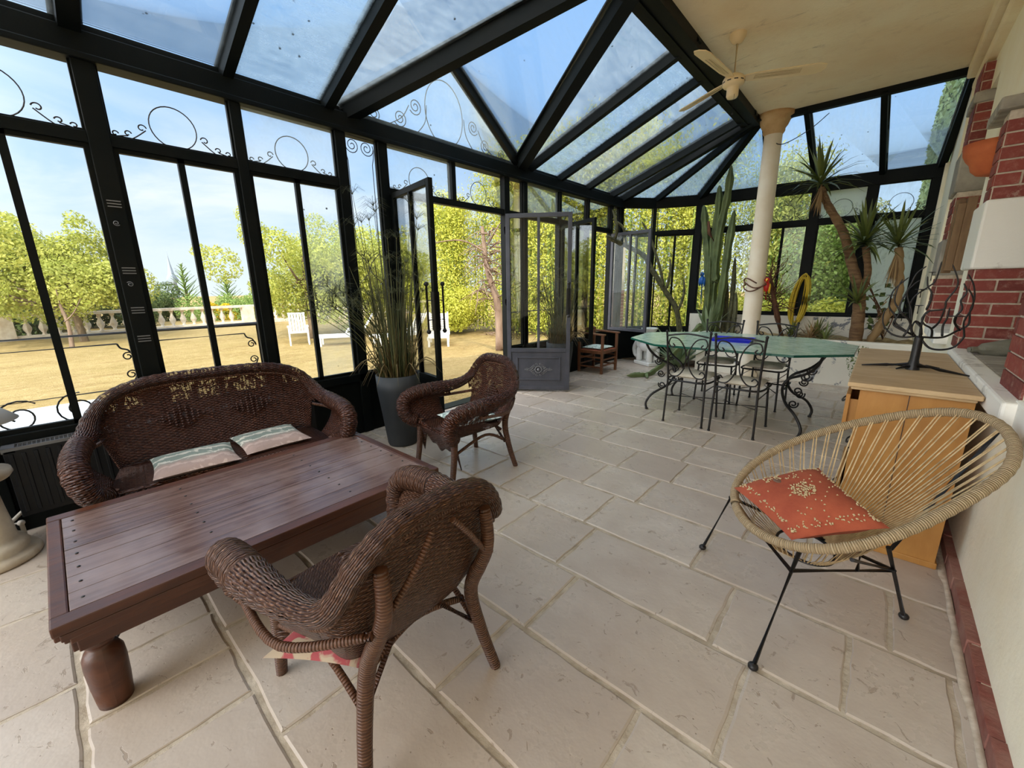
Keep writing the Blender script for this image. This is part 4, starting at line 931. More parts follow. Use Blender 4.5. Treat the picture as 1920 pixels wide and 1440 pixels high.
def lounger(loc, rz, label):
    r = thing('sun_lounger', loc, label, 'sun lounger', rz, 'white sun loungers on the lawn')
    q = MB(); [q.beam((.0 + .085 * k, -.30, .33), (.0 + .085 * k, .30, .33), .066, .02) for k in range(16)]; q.beam((0, -.31, .31), (1.4, -.31, .31), .04, .07); q.beam((0, .31, .31), (1.4, .31, .31), .04, .07); q.build('bed', M['plastic'], r)
    q = MB(); [q.beam((-.02 - .045 * k, -.29, .38 + .07 * k), (-.02 - .045 * k, .29, .38 + .07 * k), .02, .055) for k in range(9)]; [q.beam((0, s_ * .3, .34), (-.42, s_ * .3, 1.0), .04, .04) for s_ in (-1, 1)]; q.build('backrest', M['plastic'], r)
    for x_ in (-.05, 1.25):
        for s_ in (-1, 1): q = MB(); q.beam((x_, s_ * .29, 0), (x_, s_ * .29, .32), .06, .05); q.build('leg', M['plastic'], r)
    q = MB(); [q.tube([(x, s_ * .33, z) for x, z in ((.1, .34), (.12, .5), (.42, .5), (.5, .34))], .022, 6) for s_ in (-1, 1)]; q.build('armrests', M['plastic'], r)
    return r
lg0 = lounger((-13.0, 6.95, -.33), math.radians(-120), 'white sun lounger with raised back, left of the papyrus pot')
dup(lg0, (-11.9, 8.25, -.33), math.radians(-100), 'white sun lounger half hidden behind the papyrus stems')
dup(lg0, (-10.9, 8.6, -.33), math.radians(-40), 'white sun lounger seen through the open doorway, behind the pull handle')
random.seed(3)
q = MB()
for k in range(40):
    p = V(-10.2 + random.uniform(-.6, .6), 11.0 + random.uniform(-.7, .7), -.18); a = random.uniform(0, 6.28); q.tube([p, p + V(math.cos(a) * .4, math.sin(a) * .4, random.uniform(0, .12))], [.014, .004], 4)
tag(q.build('fallen_branches', M['deadbark']), 'heap of fallen dead twigs on the dry lawn through the doorway', 'twigs', None, 'stuff')

# ================================================================== FURNITURE
# ---- wicker seats: rim curve (half), seat outline (half); local x = forward, y = left
def wicker(name, loc, rz, label, cat, half_w=.30, stretch=0.0, rim_top=.88, hole=True, mw='wicker', mleg='wrap', group=None, panel_x=0, diamonds=1, skirt=True, arm_z=.62, reach=.33):
    root = thing(name, loc, label, cat, rz, group)
    W = stretch
    def mir(P): return P
    ht = rim_top; az = arm_z
    keys = [(-.37, 0, ht), (-.37, W * .6 + .14, ht - .012), (-.355, W * .92 + .24, ht - .075), (-.31, W + .315, ht - .19), (-.19, W + .35, az + .03), (.03, W + .375, az + .01), (reach - .10, W + .38, az), (reach + .01, W + .375, az - .04), (reach + .04, W + .36, az - .12), (reach + .01, W + .33, az - .20), (reach - .05, W + .28, .40)]
    NH = 34
    half = interp(keys, NH)
    seat_k = [(-.24, 0, .39), (-.24, W * .55 + .08, .39), (-.23, W + .19, .39), (-.20, W + .235, .39), (-.12, W + .25, .39), (.03, W + .265, .39), (reach - .12, W + .27, .39), (reach - .09, W + .275, .39), (reach - .07, W + .275, .39), (reach - .06, W + .275, .39), (reach - .055, W + .27, .39)]
    def matchk(keys, half):          # sample the seat outline at the parameters of the rim samples
        c = curve(keys, 10); s_ = curve(seat_k, 10); L = [0]
        for i in range(1, len(c)): L.append(L[-1] + (c[i] - c[i - 1]).length)
        out = []; j = 0
        for k in range(NH):
            t_ = L[-1] * k / (NH - 1)
            while j < len(L) - 2 and L[j + 1] < t_: j += 1
            f = (t_ - L[j]) / max(L[j + 1] - L[j], 1e-9); out.append(s_[j].lerp(s_[j + 1], min(max(f, 0), 1)))
        return out
    sh = matchk(keys, half)
    flip = lambda p: V(p.x, -p.y, p.z)
    rim = [flip(p) for p in half[::-1]] + half[1:]
    st = [flip(p) for p in sh[::-1]] + sh[1:]
    n = len(rim); NV = 13
    # arc length along rim
    L = [0]
    for i in range(1, n): L.append(L[-1] + (rim[i] - rim[i - 1]).length)
    mid = L[n // 2]
    P, UV = [], []
    for i in range(n):
        r_, u_ = [], []
        for k in range(NV):
            f = k / (NV - 1); p = st[i].lerp(rim[i], f)
            c = V(-.02, p.y * .9, p.z); d = (p - c); d.z = 0
            if d.length > 1e-4: p = p + d.normalized() * (.035 * math.sin(PI * f))
            r_.append(p); u_.append((L[i] - mid, (rim[i] - st[i]).length * f))
        P.append(r_); UV.append(u_)
    # openings between back panel and arm panel
    iu = [abs(i - n // 2) / (n // 2) for i in range(n)]
    back_lim = .34 if W < .1 else .50
    open_lim = .50 if W < .1 else .60
    def isback(i): return iu[i] <= back_lim or iu[i + 1] <= back_lim
    def opening(i, k):
        if not hole: return iu[i] > back_lim and iu[i] < open_lim - .04 and k < 4
        a = (iu[i] + iu[i + 1]) / 2
        return a > back_lim - .05 and a < open_lim + .05 and k < (NV - 1) * (.86 if back_lim - .02 < a < open_lim else .6)
    q = MB(); q.grid(P, UV, lambda i, k: isback(i) and not opening(i, k)); back = q.build('backrest', M[mw], root, solid=.008)
    if diamonds:                      # raised diamond weave in the back
        for dc in ([0] if diamonds == 1 else [-W * .5 - .05, W * .5 + .05]):
            q = MB()
            for a in range(-4, 5):
                for b in range(-4, 5):
                    if abs(a) + abs(b) > 4: continue
                    yy = dc + a * (.020 if W < .1 else .033); zz = .60 + b * .020 if W < .1 else .64 + b * .018
                    xx = -.24 - (zz - .39) / (ht - .39) * .13 - .035 * math.sin(PI * (zz - .39) / (ht - .39)) + .012 + abs(yy) * .02
                    q.sphere((xx, yy, zz), .011, 6, (.7, 1, .8))
            q.build('diamond_weave', M[mw], back)
    for s_, nm in ((-1, 'arm_panel'), (1, 'arm_panel')):
        q = MB(); q.grid(P, UV, lambda i, k, s_=s_: not isback(i) and (i - n // 2) * s_ > 0 and not opening(i, k)); q.build(nm, M[mw], root, solid=.008)
    # rolled rim: flattened, ribbed roll, wider at the arms
    rp = interp(rim, 360); rr = []
    for i in range(360):
        f = abs(i - 179.5) / 179.5
        rr.append(.036 + .024 * max(0, min(1, (f - .35) / .25)) * (1 - .45 * max(0, (f - .85) / .15)))
    q = MB(); q.tube(rp, rr, 14, False, True, 1.0, lambda i, a: 1 + .045 * math.sin(i * 2 * PI / 6), lambda i, L, a: (a * .055, L) if abs(i - 179.5) / 179.5 > .62 else (L, a * .045)); roll = q.build('rolled_rim', M[mw], root)
    q = MB()
    for off in (.032,):
        q.tube([p + V(0, 0, -off - r_ * .4) for p, r_ in zip(rp, rr)], .009, 6)
    q.build('binding_cord', M[mleg], roll)
    # seat
    q = MB(); out = [p for p in st]; cx = V(0, 0, .385)
    q.grid([[V(reach - .03 + (st[0].x - reach + .055) * 0, 0, .40).lerp(p, f) + V(0, 0, .01 * math.sin(PI * f)) for f in (0, .25, .5, .75, 1)] for p in out], [[(p.y * f, p.x * f) for f in (0, .25, .5, .75, 1)] for p in out])
    yw = W + .285; fx = reach - .03
    q.grid([[V(fx - .03 + .03 * math.sin(t_), yw * (2 * i / 20 - 1), .39 + .012 * math.cos(t_)) for t_ in (0, .8, 1.57)] for i in range(21)], [[(yw * i / 10, .01 * k) for k in range(3)] for i in range(21)])
    q.build('seat', M[mw], root, solid=.012)
    if skirt:
        q = MB(); P2, U2 = [], []
        for i in range(33):
            f = 2 * i / 32 - 1; drop = .10 + (.075 * (.5 + .5 * math.cos(f * PI)) + .014 * math.cos(f * PI * 4) if W < .1 else .05 + .03 * math.cos(f * PI * 6)) + (.15 * max(0, abs(f) - .80) / .20)
            P2.append([V(fx + .005 - .012 * k, yw * f, .39 - drop * k / 6) for k in range(7)]); U2.append([(yw * f, drop * k / 6) for k in range(7)])
        q.grid(P2, U2); q.build('front_skirt', M[mw], root, solid=.008)
    # legs
    for s_ in (-1, 1):
        q = MB(); c = curve([(reach - .06, s_ * (W + .265), .42), (reach - .045, s_ * (W + .27), .22), (reach - .01, s_ * (W + .275), 0)], 8); q.tube(c, list(np.linspace(.030, .021, len(c))), 10); q.build('leg', M[mleg], root)
        q = MB(); c = curve([(-.385, s_ * (W * .9 + .20), ht - .10), (-.385, s_ * (W + .205), .62), (-.285, s_ * (W + .215), .40), (-.29, s_ * (W + .25), .20), (-.33, s_ * (W + .29), 0)], 8)
        q.tube(c, list(np.linspace(.020, .026, 12)) + list(np.linspace(.028, .021, len(c) - 12)), 10); q.build('leg', M[mleg], root)
    # stretchers and braces
    q = MB()
    q.tube(curve([(-.24, -(W + .21), .33), (-.22, 0, .38), (-.24, W + .21, .33)], 6), .013, 8); q.build('back_stretcher', M[mleg], root)
    for s_ in (-1, 1):
        q = MB(); q.tube(curve([(-.26, s_ * (W + .235), .24), (-.05, s_ * (W + .25), .34), (reach - .06, s_ * (W + .27), .26)], 6), .012, 8); q.build('side_stretcher', M[mleg], root)
        q = MB(); q.tube([(-.265, s_ * (W + .235), .22), (-.235, s_ * (W + .10), .38)], .011, 8); q.build('brace', M[mleg], root)
        q = MB(); q.tube(curve([(-.37, s_ * (W + .235), .58), (-.16, s_ * (W + .395), .54), (.10, s_ * (W + .40), .55)], 6), .013, 8); q.tube(curve([(-.385, s_ * (W + .19), .62), (-.41, s_ * (W * .8 + .10), .74), (-.405, s_ * (W * .6 + .04), ht - .06)], 6), .010, 8); q.build('arm_brace', M[mleg], root)
    if W > .1:
        for y_ in (-W * .33, W * .33):
            q = MB(); c = [(-.40, y_, ht - .08), (-.37, y_, .62), (-.29, y_, .38), (-.29, y_, 0)]; q.tube(curve(c, 6), .018, 8); q.build('leg', M[mleg], root)
    return root
def padmesh(w_, d_, h_, n=14, sag=0, puff=.5, wob=.0):
    """soft square pad, rounded edges, centred at origin, base at z=0"""
    q = MB()
    for sg in (1, -1):
        P = []
        for i in range(n + 1):
            r_ = []
            for j in range(n + 1):
                a, b = 2 * i / n - 1, 2 * j / n - 1
                e = (1 - abs(a) ** 4) * (1 - abs(b) ** 4); pinch = 1 - .05 * (1 - abs(a) ** 2) * abs(b) ** 6 - .05 * (1 - abs(b) ** 2) * abs(a) ** 6
                z_ = h_ / 2 + sg * h_ / 2 * (e ** puff) + wob * math.sin(5 * a + 2 * b) * e
                r_.append(V(a * w_ / 2 * (1 - .06 * (1 - b * b) * a * a), b * d_ / 2 * (1 - .06 * (1 - a * a) * b * b), z_ + sag * (a * a + b * b)))
            P.append(r_)
        if sg < 0: P = P[::-1]
        q.grid(P)
    return q

near = wicker('wicker_armchair', (-1.28, .65, 0), PI + .03, 'brown wicker armchair seen from behind in the foreground, drawn up to the low wooden table', 'armchair', rim_top=.875, hole=False, mw='wicker_near', group='wicker armchairs', reach=.33)
far = wicker('wicker_armchair', (-2.48, 2.15, 0), -PI / 2 - .14, 'dark red-brown wicker armchair with a tall oval back facing the table, beside the papyrus pot', 'armchair', rim_top=.90, hole=True, group='wicker armchairs', reach=.31)
sofa = wicker('wicker_sofa', (-3.24, .685, 0), -.10, 'dark red-brown wicker two-seat sofa with a long arched back under the left windows', 'sofa', stretch=.335, rim_top=.92, hole=True, diamonds=2, reach=.30)
def cushion(name, loc, rz, w_, d_, h_, m, label, group=None, **k):
    o = padmesh(w_, d_, h_, **k).build(name, M[m]); o.location = loc; o.rotation_euler = (0, 0, rz) if not isinstance(rz, tuple) else rz
    return tag(o, label, 'cushion', group)
cushion('seat_cushion', (-3.18, .47, .405), -.10, .42, .44, .065, 'stripe', 'striped pink and green seat pad on the wicker sofa, the left one', 'striped seat pads on the wicker sofa')
cushion('seat_cushion', (-3.22, .93, .405), (0, .03, -.02), .42, .42, .065, 'stripe', 'striped pink and green seat pad on the wicker sofa, the right one', 'striped seat pads on the wicker sofa')
cushion('seat_cushion', (-2.47, 2.22, .405), -.25, .40, .42, .06, 'swirl', 'pale green scroll-patterned cushion on the oval-backed wicker armchair')
cushion('seat_cushion', (-1.24, .50, .335), (-.10, -.12, .5), .36, .36, .045, 'pinkpad', 'pink floral seat pad on the foreground wicker armchair')

# ---- low wooden table
ct = thing('coffee_table', (-2.385, .615, 0), 'long low dark wooden plank table with studs in front of the wicker sofa', 'table')
TX, TY = 1.03, 1.60; random.seed(4)
nb = 7; bw_ = (TX - .14) / nb
tt = None
for k in range(nb):
    q = MB(); x0 = -TX / 2 + .07 + k * bw_; q.box(x0 + .0015, x0 + bw_ - .0015, -TY / 2 + .05, TY / 2 - .05, .395, .430 + random.uniform(-.001, .001)); o = q.build('plank', M['tabletop'], ct, bevel=.002)
for s_ in (-1, 1):
    q = MB(); q.box(-TX / 2 if s_ < 0 else TX / 2 - .07, -TX / 2 + .07 if s_ < 0 else TX / 2, -TY / 2, TY / 2, .392, .432); q.build('edge_board', M['tablewood'], ct, bevel=.006)
    q = MB(); q.box(-TX / 2 + .07, TX / 2 - .07, min(s_ * (TY / 2 - .048), s_ * TY / 2), max(s_ * (TY / 2 - .048), s_ * TY / 2), .392, .431); q.build('edge_board', M['tablewood'], ct, bevel=.006)
for x_ in range(nb):
    for y_ in (-TY / 2 + .085, -.30, .30, TY / 2 - .085):
        for dx in ((.0,) if abs(y_) > .5 else (.0,)): q = MB(); q.sphere((-TX / 2 + .07 + (x_ + .5) * bw_ + dx, y_, .431), .0065, 8, (1, 1, .35)); q.build('iron_stud', M['iron'], ct)
for (ax, s_) in (('x', -1), ('x', 1), ('y', -1), ('y', 1)):
    q = MB(); ex, ey = TX / 2 - .035, TY / 2 - .035
    for (o_, z0, z1) in ((0, .335, .392), (.018, .365, .392), (-.012, .285, .335)):
        if ax == 'x': q.box(s_ * (ex + o_) - .015, s_ * (ex + o_) + .015, -ey - o_, ey + o_, z0, z1)
        else: q.box(-ex - o_, ex + o_, s_ * (ey + o_) - .015, s_ * (ey + o_) + .015, z0, z1)
    q.build('apron', M['tablewood'], ct, bevel=.004)
legp = [(.050, 0), (.052, .02), (.057, .09), (.060, .17), (.058, .212), (.048, .235), (.036, .245), (.034, .26), (.045, .265), (.045, .28), (.038, .285), (.038, .30)]
for sx_ in (-1, 1):
    for sy_ in (-1, 1):
        q = MB(); c = (sx_ * (TX / 2 - .085), sy_ * (TY / 2 - .095)); q.lathe([(0, 0)] + legp, (*c, 0), 28); q.box(c[0] - .045, c[0] + .045, c[1] - .045, c[1] + .045, .30, .40); q.build('leg', M['tablewood'], ct)
        q = MB()
        for d_ in (.0, .022):
            q.tube(curve([(c[0] - sx_ * .075, c[1] - sy_ * .02, .15 + d_), (c[0] - sx_ * .09, c[1] - sy_ * (.06 + d_), .24), (c[0] - sx_ * .10, c[1] - sy_ * (.14 + d_), .31), (c[0] - sx_ * .10, c[1] - sy_ * (.26 + d_), .34)], 5), .006, 6)
        q.build('iron_stay', M['iron'], ct)

# ---- wrought iron dining set
dtb = thing('dining_table', (-1.20, 5.25, 0), 'long eight-sided green glass dining table on scrolled wrought-iron legs', 'table')
poly = [(-1.14, -.32), (-.66, -.74), (.67, -.72), (1.09, -.34), (1.10, .36), (.66, .84), (-.52, .92), (-1.20, .36)]
q = MB(); q.prism(poly, .815, .838); q.build('glass_top', M['tedge'], dtb, bevel=.003)
q = MB(); q.prism([(x_ * .995, y_ * .993) for x_, y_ in poly], .8385, .840); q.build('rippled_surface', M['tglass'], dtb)
for s_ in (-1, 1):
    for t_ in (-1, 1):
        q = MB(); X = lambda d: s_ * (.78 - d); Y = lambda d: t_ * d - .12
        c = curve([(X(0), Y(.42), .01), (X(-.01), Y(.42), .09), (X(.05), Y(.38), .20), (X(.17), Y(.25), .30), (X(.22), Y(.16), .42), (X(.18), Y(.13), .52), (X(.04), Y(.20), .60), (X(-.05), Y(.28), .70), (X(-.09), Y(.34), .81)], 7)
        q.tube(c, .014, 8); q.sphere((X(0), Y(.42), .012), .022, 8, (1, 1, .6))
        for (cx, cz, r_, a0, dr) in ((.03, .575, .05, 2.6, 1.6), (.08, .43, .045, 0, -1.5), (.10, .29, .045, 3.6, 1.5)):
            q.tube([(X(cx - p[0]), Y(.20 if cz > .5 else .24), cz + p[1]) for p in spiral(0, 0, .012, r_, a0, dr, 26)], .008, 6)
        q.build('leg', M['iron'], dtb)
    q = MB(); q.tube([(s_ * .58, -.30, .42), (s_ * .58, .06, .42)], .010, 8); q.build('leg_collar', M['iron'], dtb)
q = MB(); q.tube([(-.58, -.12, .42), (.58, -.12, .42)], .009, 8); q.tube([(-.85, -.45, .805), (.85, -.45, .805)], .008, 6); q.tube([(-.85, .22, .805), (.85, .22, .805)], .008, 6); q.build('stretcher', M['iron'], dtb)
def iron_chair(loc, rz, label):
    r = thing('dining_chair', loc, label, 'chair', rz, 'black wrought-iron chairs round the green glass table')
    for s_ in (-1, 1):
        q = MB(); q.tube(curve([(-.27, s_ * .205, 0), (-.255, s_ * .20, .25), (-.245, s_ * .195, .49), (-.27, s_ * .205, .75), (-.295, s_ * .22, 1.0)], 6), .011, 8); q.sphere((-.297, s_ * .221, 1.01), .016, 8); q.sphere((-.27, s_ * .205, .008), .017, 8, (1, 1, .5)); q.build('leg', M['iron'], r)
        q = MB(); q.tube(curve([(.24, s_ * .21, 0), (.22, s_ * .20, .25), (.21, s_ * .19, .48)], 5), .011, 8); q.sphere((.24, s_ * .21, .008), .017, 8, (1, 1, .5)); q.build('leg', M['iron'], r)
    q = MB(); q.tube(curve([(.22, -.20, .48), (.23, 0, .48), (.22, .20, .48), (0, .225, .48), (-.235, .19, .48), (-.26, 0, .48), (-.235, -.19, .48), (0, -.225, .48)], 6, True), .010, 8, True); q.build('seat_frame', M['iron'], r)
    q = MB(); q.tube([(.225, -.2, .22), (-.25, .2, .30)], .006, 6); q.tube([(.225, .2, .22), (-.25, -.2, .30)], .006, 6); q.tube([(.22, -.2, .40), (-.25, -.2, .40)], .006, 6); q.tube([(.22, .2, .40), (-.25, .2, .40)], .006, 6); q.build('stretcher', M['iron'], r)
    q = MB(); bx = lambda z_: -.245 - (z_ - .49) * .10
    q.tube(curve([(bx(.97), -.215, .965), (bx(1.0) - .005, 0, .995), (bx(.97), .215, .965)], 7), .009, 8)
    for s_ in (-1, 1):
        c2 = curve([(s_ * .155, .885, 0), (s_ * .135, .86, 0), (s_ * .165, .845, 0), (s_ * .195, .885, 0), (s_ * .17, .945, 0), (s_ * .09, .93, 0), (s_ * .03, .84, 0), (s_ * .012, .74, 0), (s_ * .03, .62, 0), (s_ * .09, .535, 0), (s_ * .16, .53, 0), (s_ * .185, .57, 0), (s_ * .155, .60, 0), (s_ * .13, .575, 0)], 6)
        q.tube([(bx(v.y), v.x, v.y) for v in c2], .007, 7)
    q.sphere((bx(.74), 0, .74), .016, 8, (1, 1, 1.4)); q.build('scroll_back', M['iron'], r)
    return r
c0 = iron_chair((-1.44, 4.66, 0), PI / 2, 'black wrought-iron chair on the near side of the glass table, the left one')
dup(c0, (-.945, 4.64, 0), PI / 2 - .02, 'black wrought-iron chair on the near side of the glass table, the right one')
dup(c0, (-1.50, 5.78, 0), -PI / 2 + .12, 'black wrought-iron chair on the far side of the glass table, the left one')
dup(c0, (-.95, 5.78, 0), -PI / 2 - .06, 'black wrought-iron chair on the far side of the glass table, the right one')
def chairpad(loc, rz, label):
    q = padmesh(.40, .42, .055, 12)
    o = tag(q.build('chair_cushion', M['cushion_w']), label, 'cushion', 'cream tufted pads on the iron chairs'); o.location = loc; o.rotation_euler = (0, 0, rz)
    q = MB(); [q.sphere((a * .1, b * .1, .052), .010, 6, (1, 1, .4)) for a in (-1, 1) for b in (-1, 1)]; q.build('tuft', M['stonegrey'], o); return o
p0 = chairpad((-1.44, 4.67, .488), PI / 2, 'cream tufted seat pad on the near left iron chair')
for lo, a, lb_ in (((-.945, 4.65, .488), PI / 2, 'cream tufted seat pad on the near right iron chair'), ((-1.50, 5.77, .488), -PI / 2 + .12, 'cream tufted seat pad on the far left iron chair'), ((-.95, 5.77, .488), -PI / 2, 'cream tufted seat pad on the far right iron chair')): dup(p0, lo, a, lb_)
# tray
q = MB(); q.box(-.19, .19, -.14, .14, 0, .008); q.hexa([(-.19, -.14, .004), (-.17, -.12, .004), (-.17, .12, .004), (-.19, .14, .004), (-.215, -.165, .035), (-.205, -.155, .035), (-.205, .155, .035), (-.215, .165, .035)])
q.hexa([(.17, -.12, .004), (.19, -.14, .004), (.19, .14, .004), (.17, .12, .004), (.205, -.155, .035), (.215, -.165, .035), (.215, .165, .035), (.205, .155, .035)])
q.hexa([(-.19, -.14, .004), (.19, -.14, .004), (.17, -.12, .004), (-.17, -.12, .004), (-.215, -.165, .035), (.215, -.165, .035), (.205, -.155, .035), (-.205, -.155, .035)])
q.hexa([(-.17, .12, .004), (.17, .12, .004), (.19, .14, .004), (-.19, .14, .004), (-.205, .155, .035), (.205, .155, .035), (.215, .165, .035), (-.215, .165, .035)])
o = tag(q.build('serving_tray', M['tray']), 'cobalt blue rectangular glass tray lying on the green glass table', 'tray'); o.location = (-1.23, 5.27, .8405); o.rotation_euler = (0, 0, .05)

# ---- round cord chair
k_ = lambda x_, y_: .45 + .44 * (x_ + .4) + .353 * (y_ - 2.04)
RIM = [(-0.404, 2.04, 0.448), (-0.437, 2.177, 0.482), (-0.427, 2.278, 0.522), (-0.373, 2.384, 0.583), (-0.284, 2.483, 0.658), (-0.174, 2.533, 0.724), (-0.054, 2.572, 0.79), (0.06, 2.589, 0.846), (0.162, 2.585, 0.89), (0.249, 2.576, 0.925), (0.321, 2.55, 0.947), (0.374, 2.505, 0.954), (0.408, 2.45, 0.95), (0.438, 2.382, 0.94), (0.450, 2.311, 0.921), (0.448, 2.207, 0.882), (0.433, 2.163, 0.86), (0.406, 2.101, 0.826), (0.365, 2.045, 0.788), (0.292, 1.966, 0.728), (0.201, 1.86, 0.651), (0.096, 1.787, 0.579), (0.013, 1.77, 0.536), (-0.074, 1.77, 0.498), (-0.158, 1.795, 0.47), (-0.228, 1.828, 0.451), (-0.336, 1.923, 0.437)]
ac = thing('string_chair', (-.15, 2.08, 0), 'round black steel chair strung with natural cord by the right wall', 'chair')
OFF = V(-.15, 2.08, 0)
rk = [Vector(p) for p in RIM]
for _ in range(2): rk = [(rk[i - 1] + rk[i] * 2 + rk[(i + 1) % len(rk)]) / 4 for i in range(len(rk))]
cc = curve(rk, 12, True); Lr = [0]
for i in range(len(cc)): Lr.append(Lr[-1] + (cc[(i + 1) % len(cc)] - cc[i]).length)
def rim_at(f):
    t_ = (f % 1) * Lr[-1]; j = min(np.searchsorted(Lr, t_, side='right') - 1, len(cc) - 1); a = (t_ - Lr[j]) / max(Lr[j + 1] - Lr[j], 1e-9); return cc[j].lerp(cc[(j + 1) % len(cc)], a)
q = MB(); q.tube([rim_at(i / 260) - OFF for i in range(260)], .0195, 12, True, False, 1, lambda i, a: 1 + .05 * math.sin(i * 2 * PI / 4)); ring = q.build('cord_wrapped_rim', M['rope'], ac)
cen = sum(rk, V(0, 0, 0)) / len(rk); low = V(-.10, 2.12, .30)       # inner hoop
upn = V(-.44, -.353, 1).normalized()
inner = []
ax1 = V(.353, -.44, 0).normalized(); ax2 = V(.78, .62, .10).normalized()
for i in range(120):
    a = 2 * PI * i / 120; inner.append(low + ax1 * (.13 * math.cos(a)) + ax2 * (.10 * math.sin(a)) + V(0, 0, .015))
q = MB(); q.tube([p - OFF for p in inner], .007, 8, True); q.build('inner_hoop', M['iron'], ac)
NS = 92
for i in range(NS):
    rp_ = rim_at(i / NS); d = rp_ - low; ang = math.atan2(d.dot(ax2) / .10 * .13, d.dot(ax1)); ip = low + ax1 * (.13 * math.cos(ang)) + ax2 * (.10 * math.sin(ang)) + V(0, 0, .015)
    rad = (rp_ - cen).normalized(); side_ = rad.cross(upn).normalized()
    q = MB(); o_ = side_ * .009 * (1 if i % 2 else -1)
    q.tube([rp_ - rad * .016 + o_ - OFF, (rp_ * .5 + ip * .5) + V(0, 0, -.022) - OFF, ip - OFF], .0030, 5); q.build('cord', M['cord'], ac)
feet = [V(-.171, 1.609, 0), V(.285, 2.337, 0), V(-.567, 2.274, 0)]
tops = [rim_at(0), rim_at(0), rim_at(0)]
def near_rim(x_, y_): return min((rim_at(i / 200) for i in range(200)), key=lambda p: (p.x - x_) ** 2 + (p.y - y_) ** 2)
tops = [near_rim(-.10, 1.77), V(.17, 2.13, .45), near_rim(-.43, 2.2)]
for f_, t_ in zip(feet, tops):
    q = MB(); q.tube([f_ + V(0, 0, .012) - OFF, t_ - V(0, 0, .02) - OFF], .009, 8); l_ = q.build('leg', M['iron'], ac)
    q = MB(); q.sphere(f_ + V(0, 0, .015) - OFF, .020, 10, (1, 1, .8)); q.build('rubber_foot', M['iron'], l_)
def on(i, z_): a, b = feet[i], tops[i]; return a.lerp(b, z_ * (.74 if i == 1 else 1) / b.z)
q = MB(); zz = .40
for a, b in ((0, 1), (1, 2), (2, 0)): q.tube([on(a, zz) - OFF, on(b, zz) - OFF], .008, 8)
q.build('crossbar', M['iron'], ac)
q = MB(); mid_ = on(0, zz).lerp(on(1, zz), .62)
q.tube([mid_ - OFF, mid_ + V(0, 0, .10) - OFF], .008, 8); q.build('seat_strut', M['iron'], ac)
q = MB(); q.tube([on(1, zz) - OFF, V(.06, 1.86, .47) - OFF], .008, 8); q.build('seat_strut', M['iron'], ac)
q = MB(); q.tube([on(1, zz + .16) - OFF, near_rim(.44, 2.4) - OFF], .008, 8); q.build('seat_strut', M['iron'], ac)
# rust cushion, corners placed in the bowl
A_, B_, C_, D_ = V(-.415, 2.12, .505), V(-.114, 2.42, .595), V(.148, 1.935, .605), V(-.130, 1.82, .492)
oc = (A_ + B_ + C_ + D_) / 4; NN = 18; cushP = {}
q = MB(); up_ = (C_ - A_).cross(B_ - D_).normalized(); up_ = up_ if up_.z > 0 else -up_
for sg in (1, -1):
    P = []
    for i in range(NN + 1):
        r_ = []
        for j in range(NN + 1):
            a, b = i / NN, j / NN; base = A_.lerp(B_, a).lerp(D_.lerp(C_, a), b); aa, bb_ = 2 * a - 1, 2 * b - 1
            base = oc + (base - oc) * (1 - .055 * ((1 - aa * aa) * abs(bb_) ** 3 + (1 - bb_ * bb_) * abs(aa) ** 3))
            e = ((1 - abs(aa) ** 3) * (1 - abs(bb_) ** 3)) ** .62
            p = base + up_ * sg * ((.088 if sg > 0 else .04) * e) + V(0, 0, -.02 * e + .004 * math.sin(9 * a + 4 * b) * e); r_.append(p - oc)
            if sg > 0: cushP[(i, j)] = p - oc
        P.append(r_)
    if sg < 0: P = P[::-1]
    q.grid(P)
cu = tag(q.build('cushion', M['orange']), 'rust-orange velvet cushion with cream embroidery lying in the round cord chair', 'cushion'); cu.location = oc
def cpt(a, b):
    i, j = a * NN, b * NN; i0, j0 = min(int(i), NN - 1), min(int(j), NN - 1); fi, fj = i - i0, j - j0
    return cushP[(i0, j0)] * (1 - fi) * (1 - fj) + cushP[(i0 + 1, j0)] * fi * (1 - fj) + cushP[(i0, j0 + 1)] * (1 - fi) * fj + cushP[(i0 + 1, j0 + 1)] * fi * fj
q = MB(); random.seed(11)
def stitch(a, b, L=.013):
    p = cpt(a, b) + V(0, 0, .002); t_ = random.uniform(0, 6.28); d = (C_ - A_).normalized() * math.cos(t_) + (B_ - D_).normalized() * math.sin(t_); d.z *= .5
    q.tube([p - d * L / 2, p + up_ * .002, p + d * L / 2], [.0012, .0034, .0012], 5)
for _ in range(85):
    r_ = random.uniform(0, 1) ** .5; t_ = random.uniform(0, 6.28); stitch(.52 + .125 * r_ * math.cos(t_), .52 + .125 * r_ * math.sin(t_))
for k in range(13):
    f = .07 + .86 * k / 12
    for (a, b) in ((f, .07), (f, .93), (.07, f), (.93, f)):
        for _ in range(2 if k % 2 else 6): stitch(min(max(a + random.uniform(-.03, .03), .02), .98), min(max(b + random.uniform(-.03, .03), .02), .98), .010)
for _ in range(40): stitch(random.uniform(.18, .85), random.uniform(.18, .85), .008)
for _ in range(26): stitch(.32 + random.uniform(-.05, .14), .20 + random.uniform(-.05, .05), .012)
em = q.build('embroidery', M['bead'], cu); em['kind'] = 'stuff'
q = MB(); q.sphere(cpt(.40, .27) + up_ * .001, .022, 8, (1, 1, .15)); q.build('brown_patch', M['mirror'], cu)

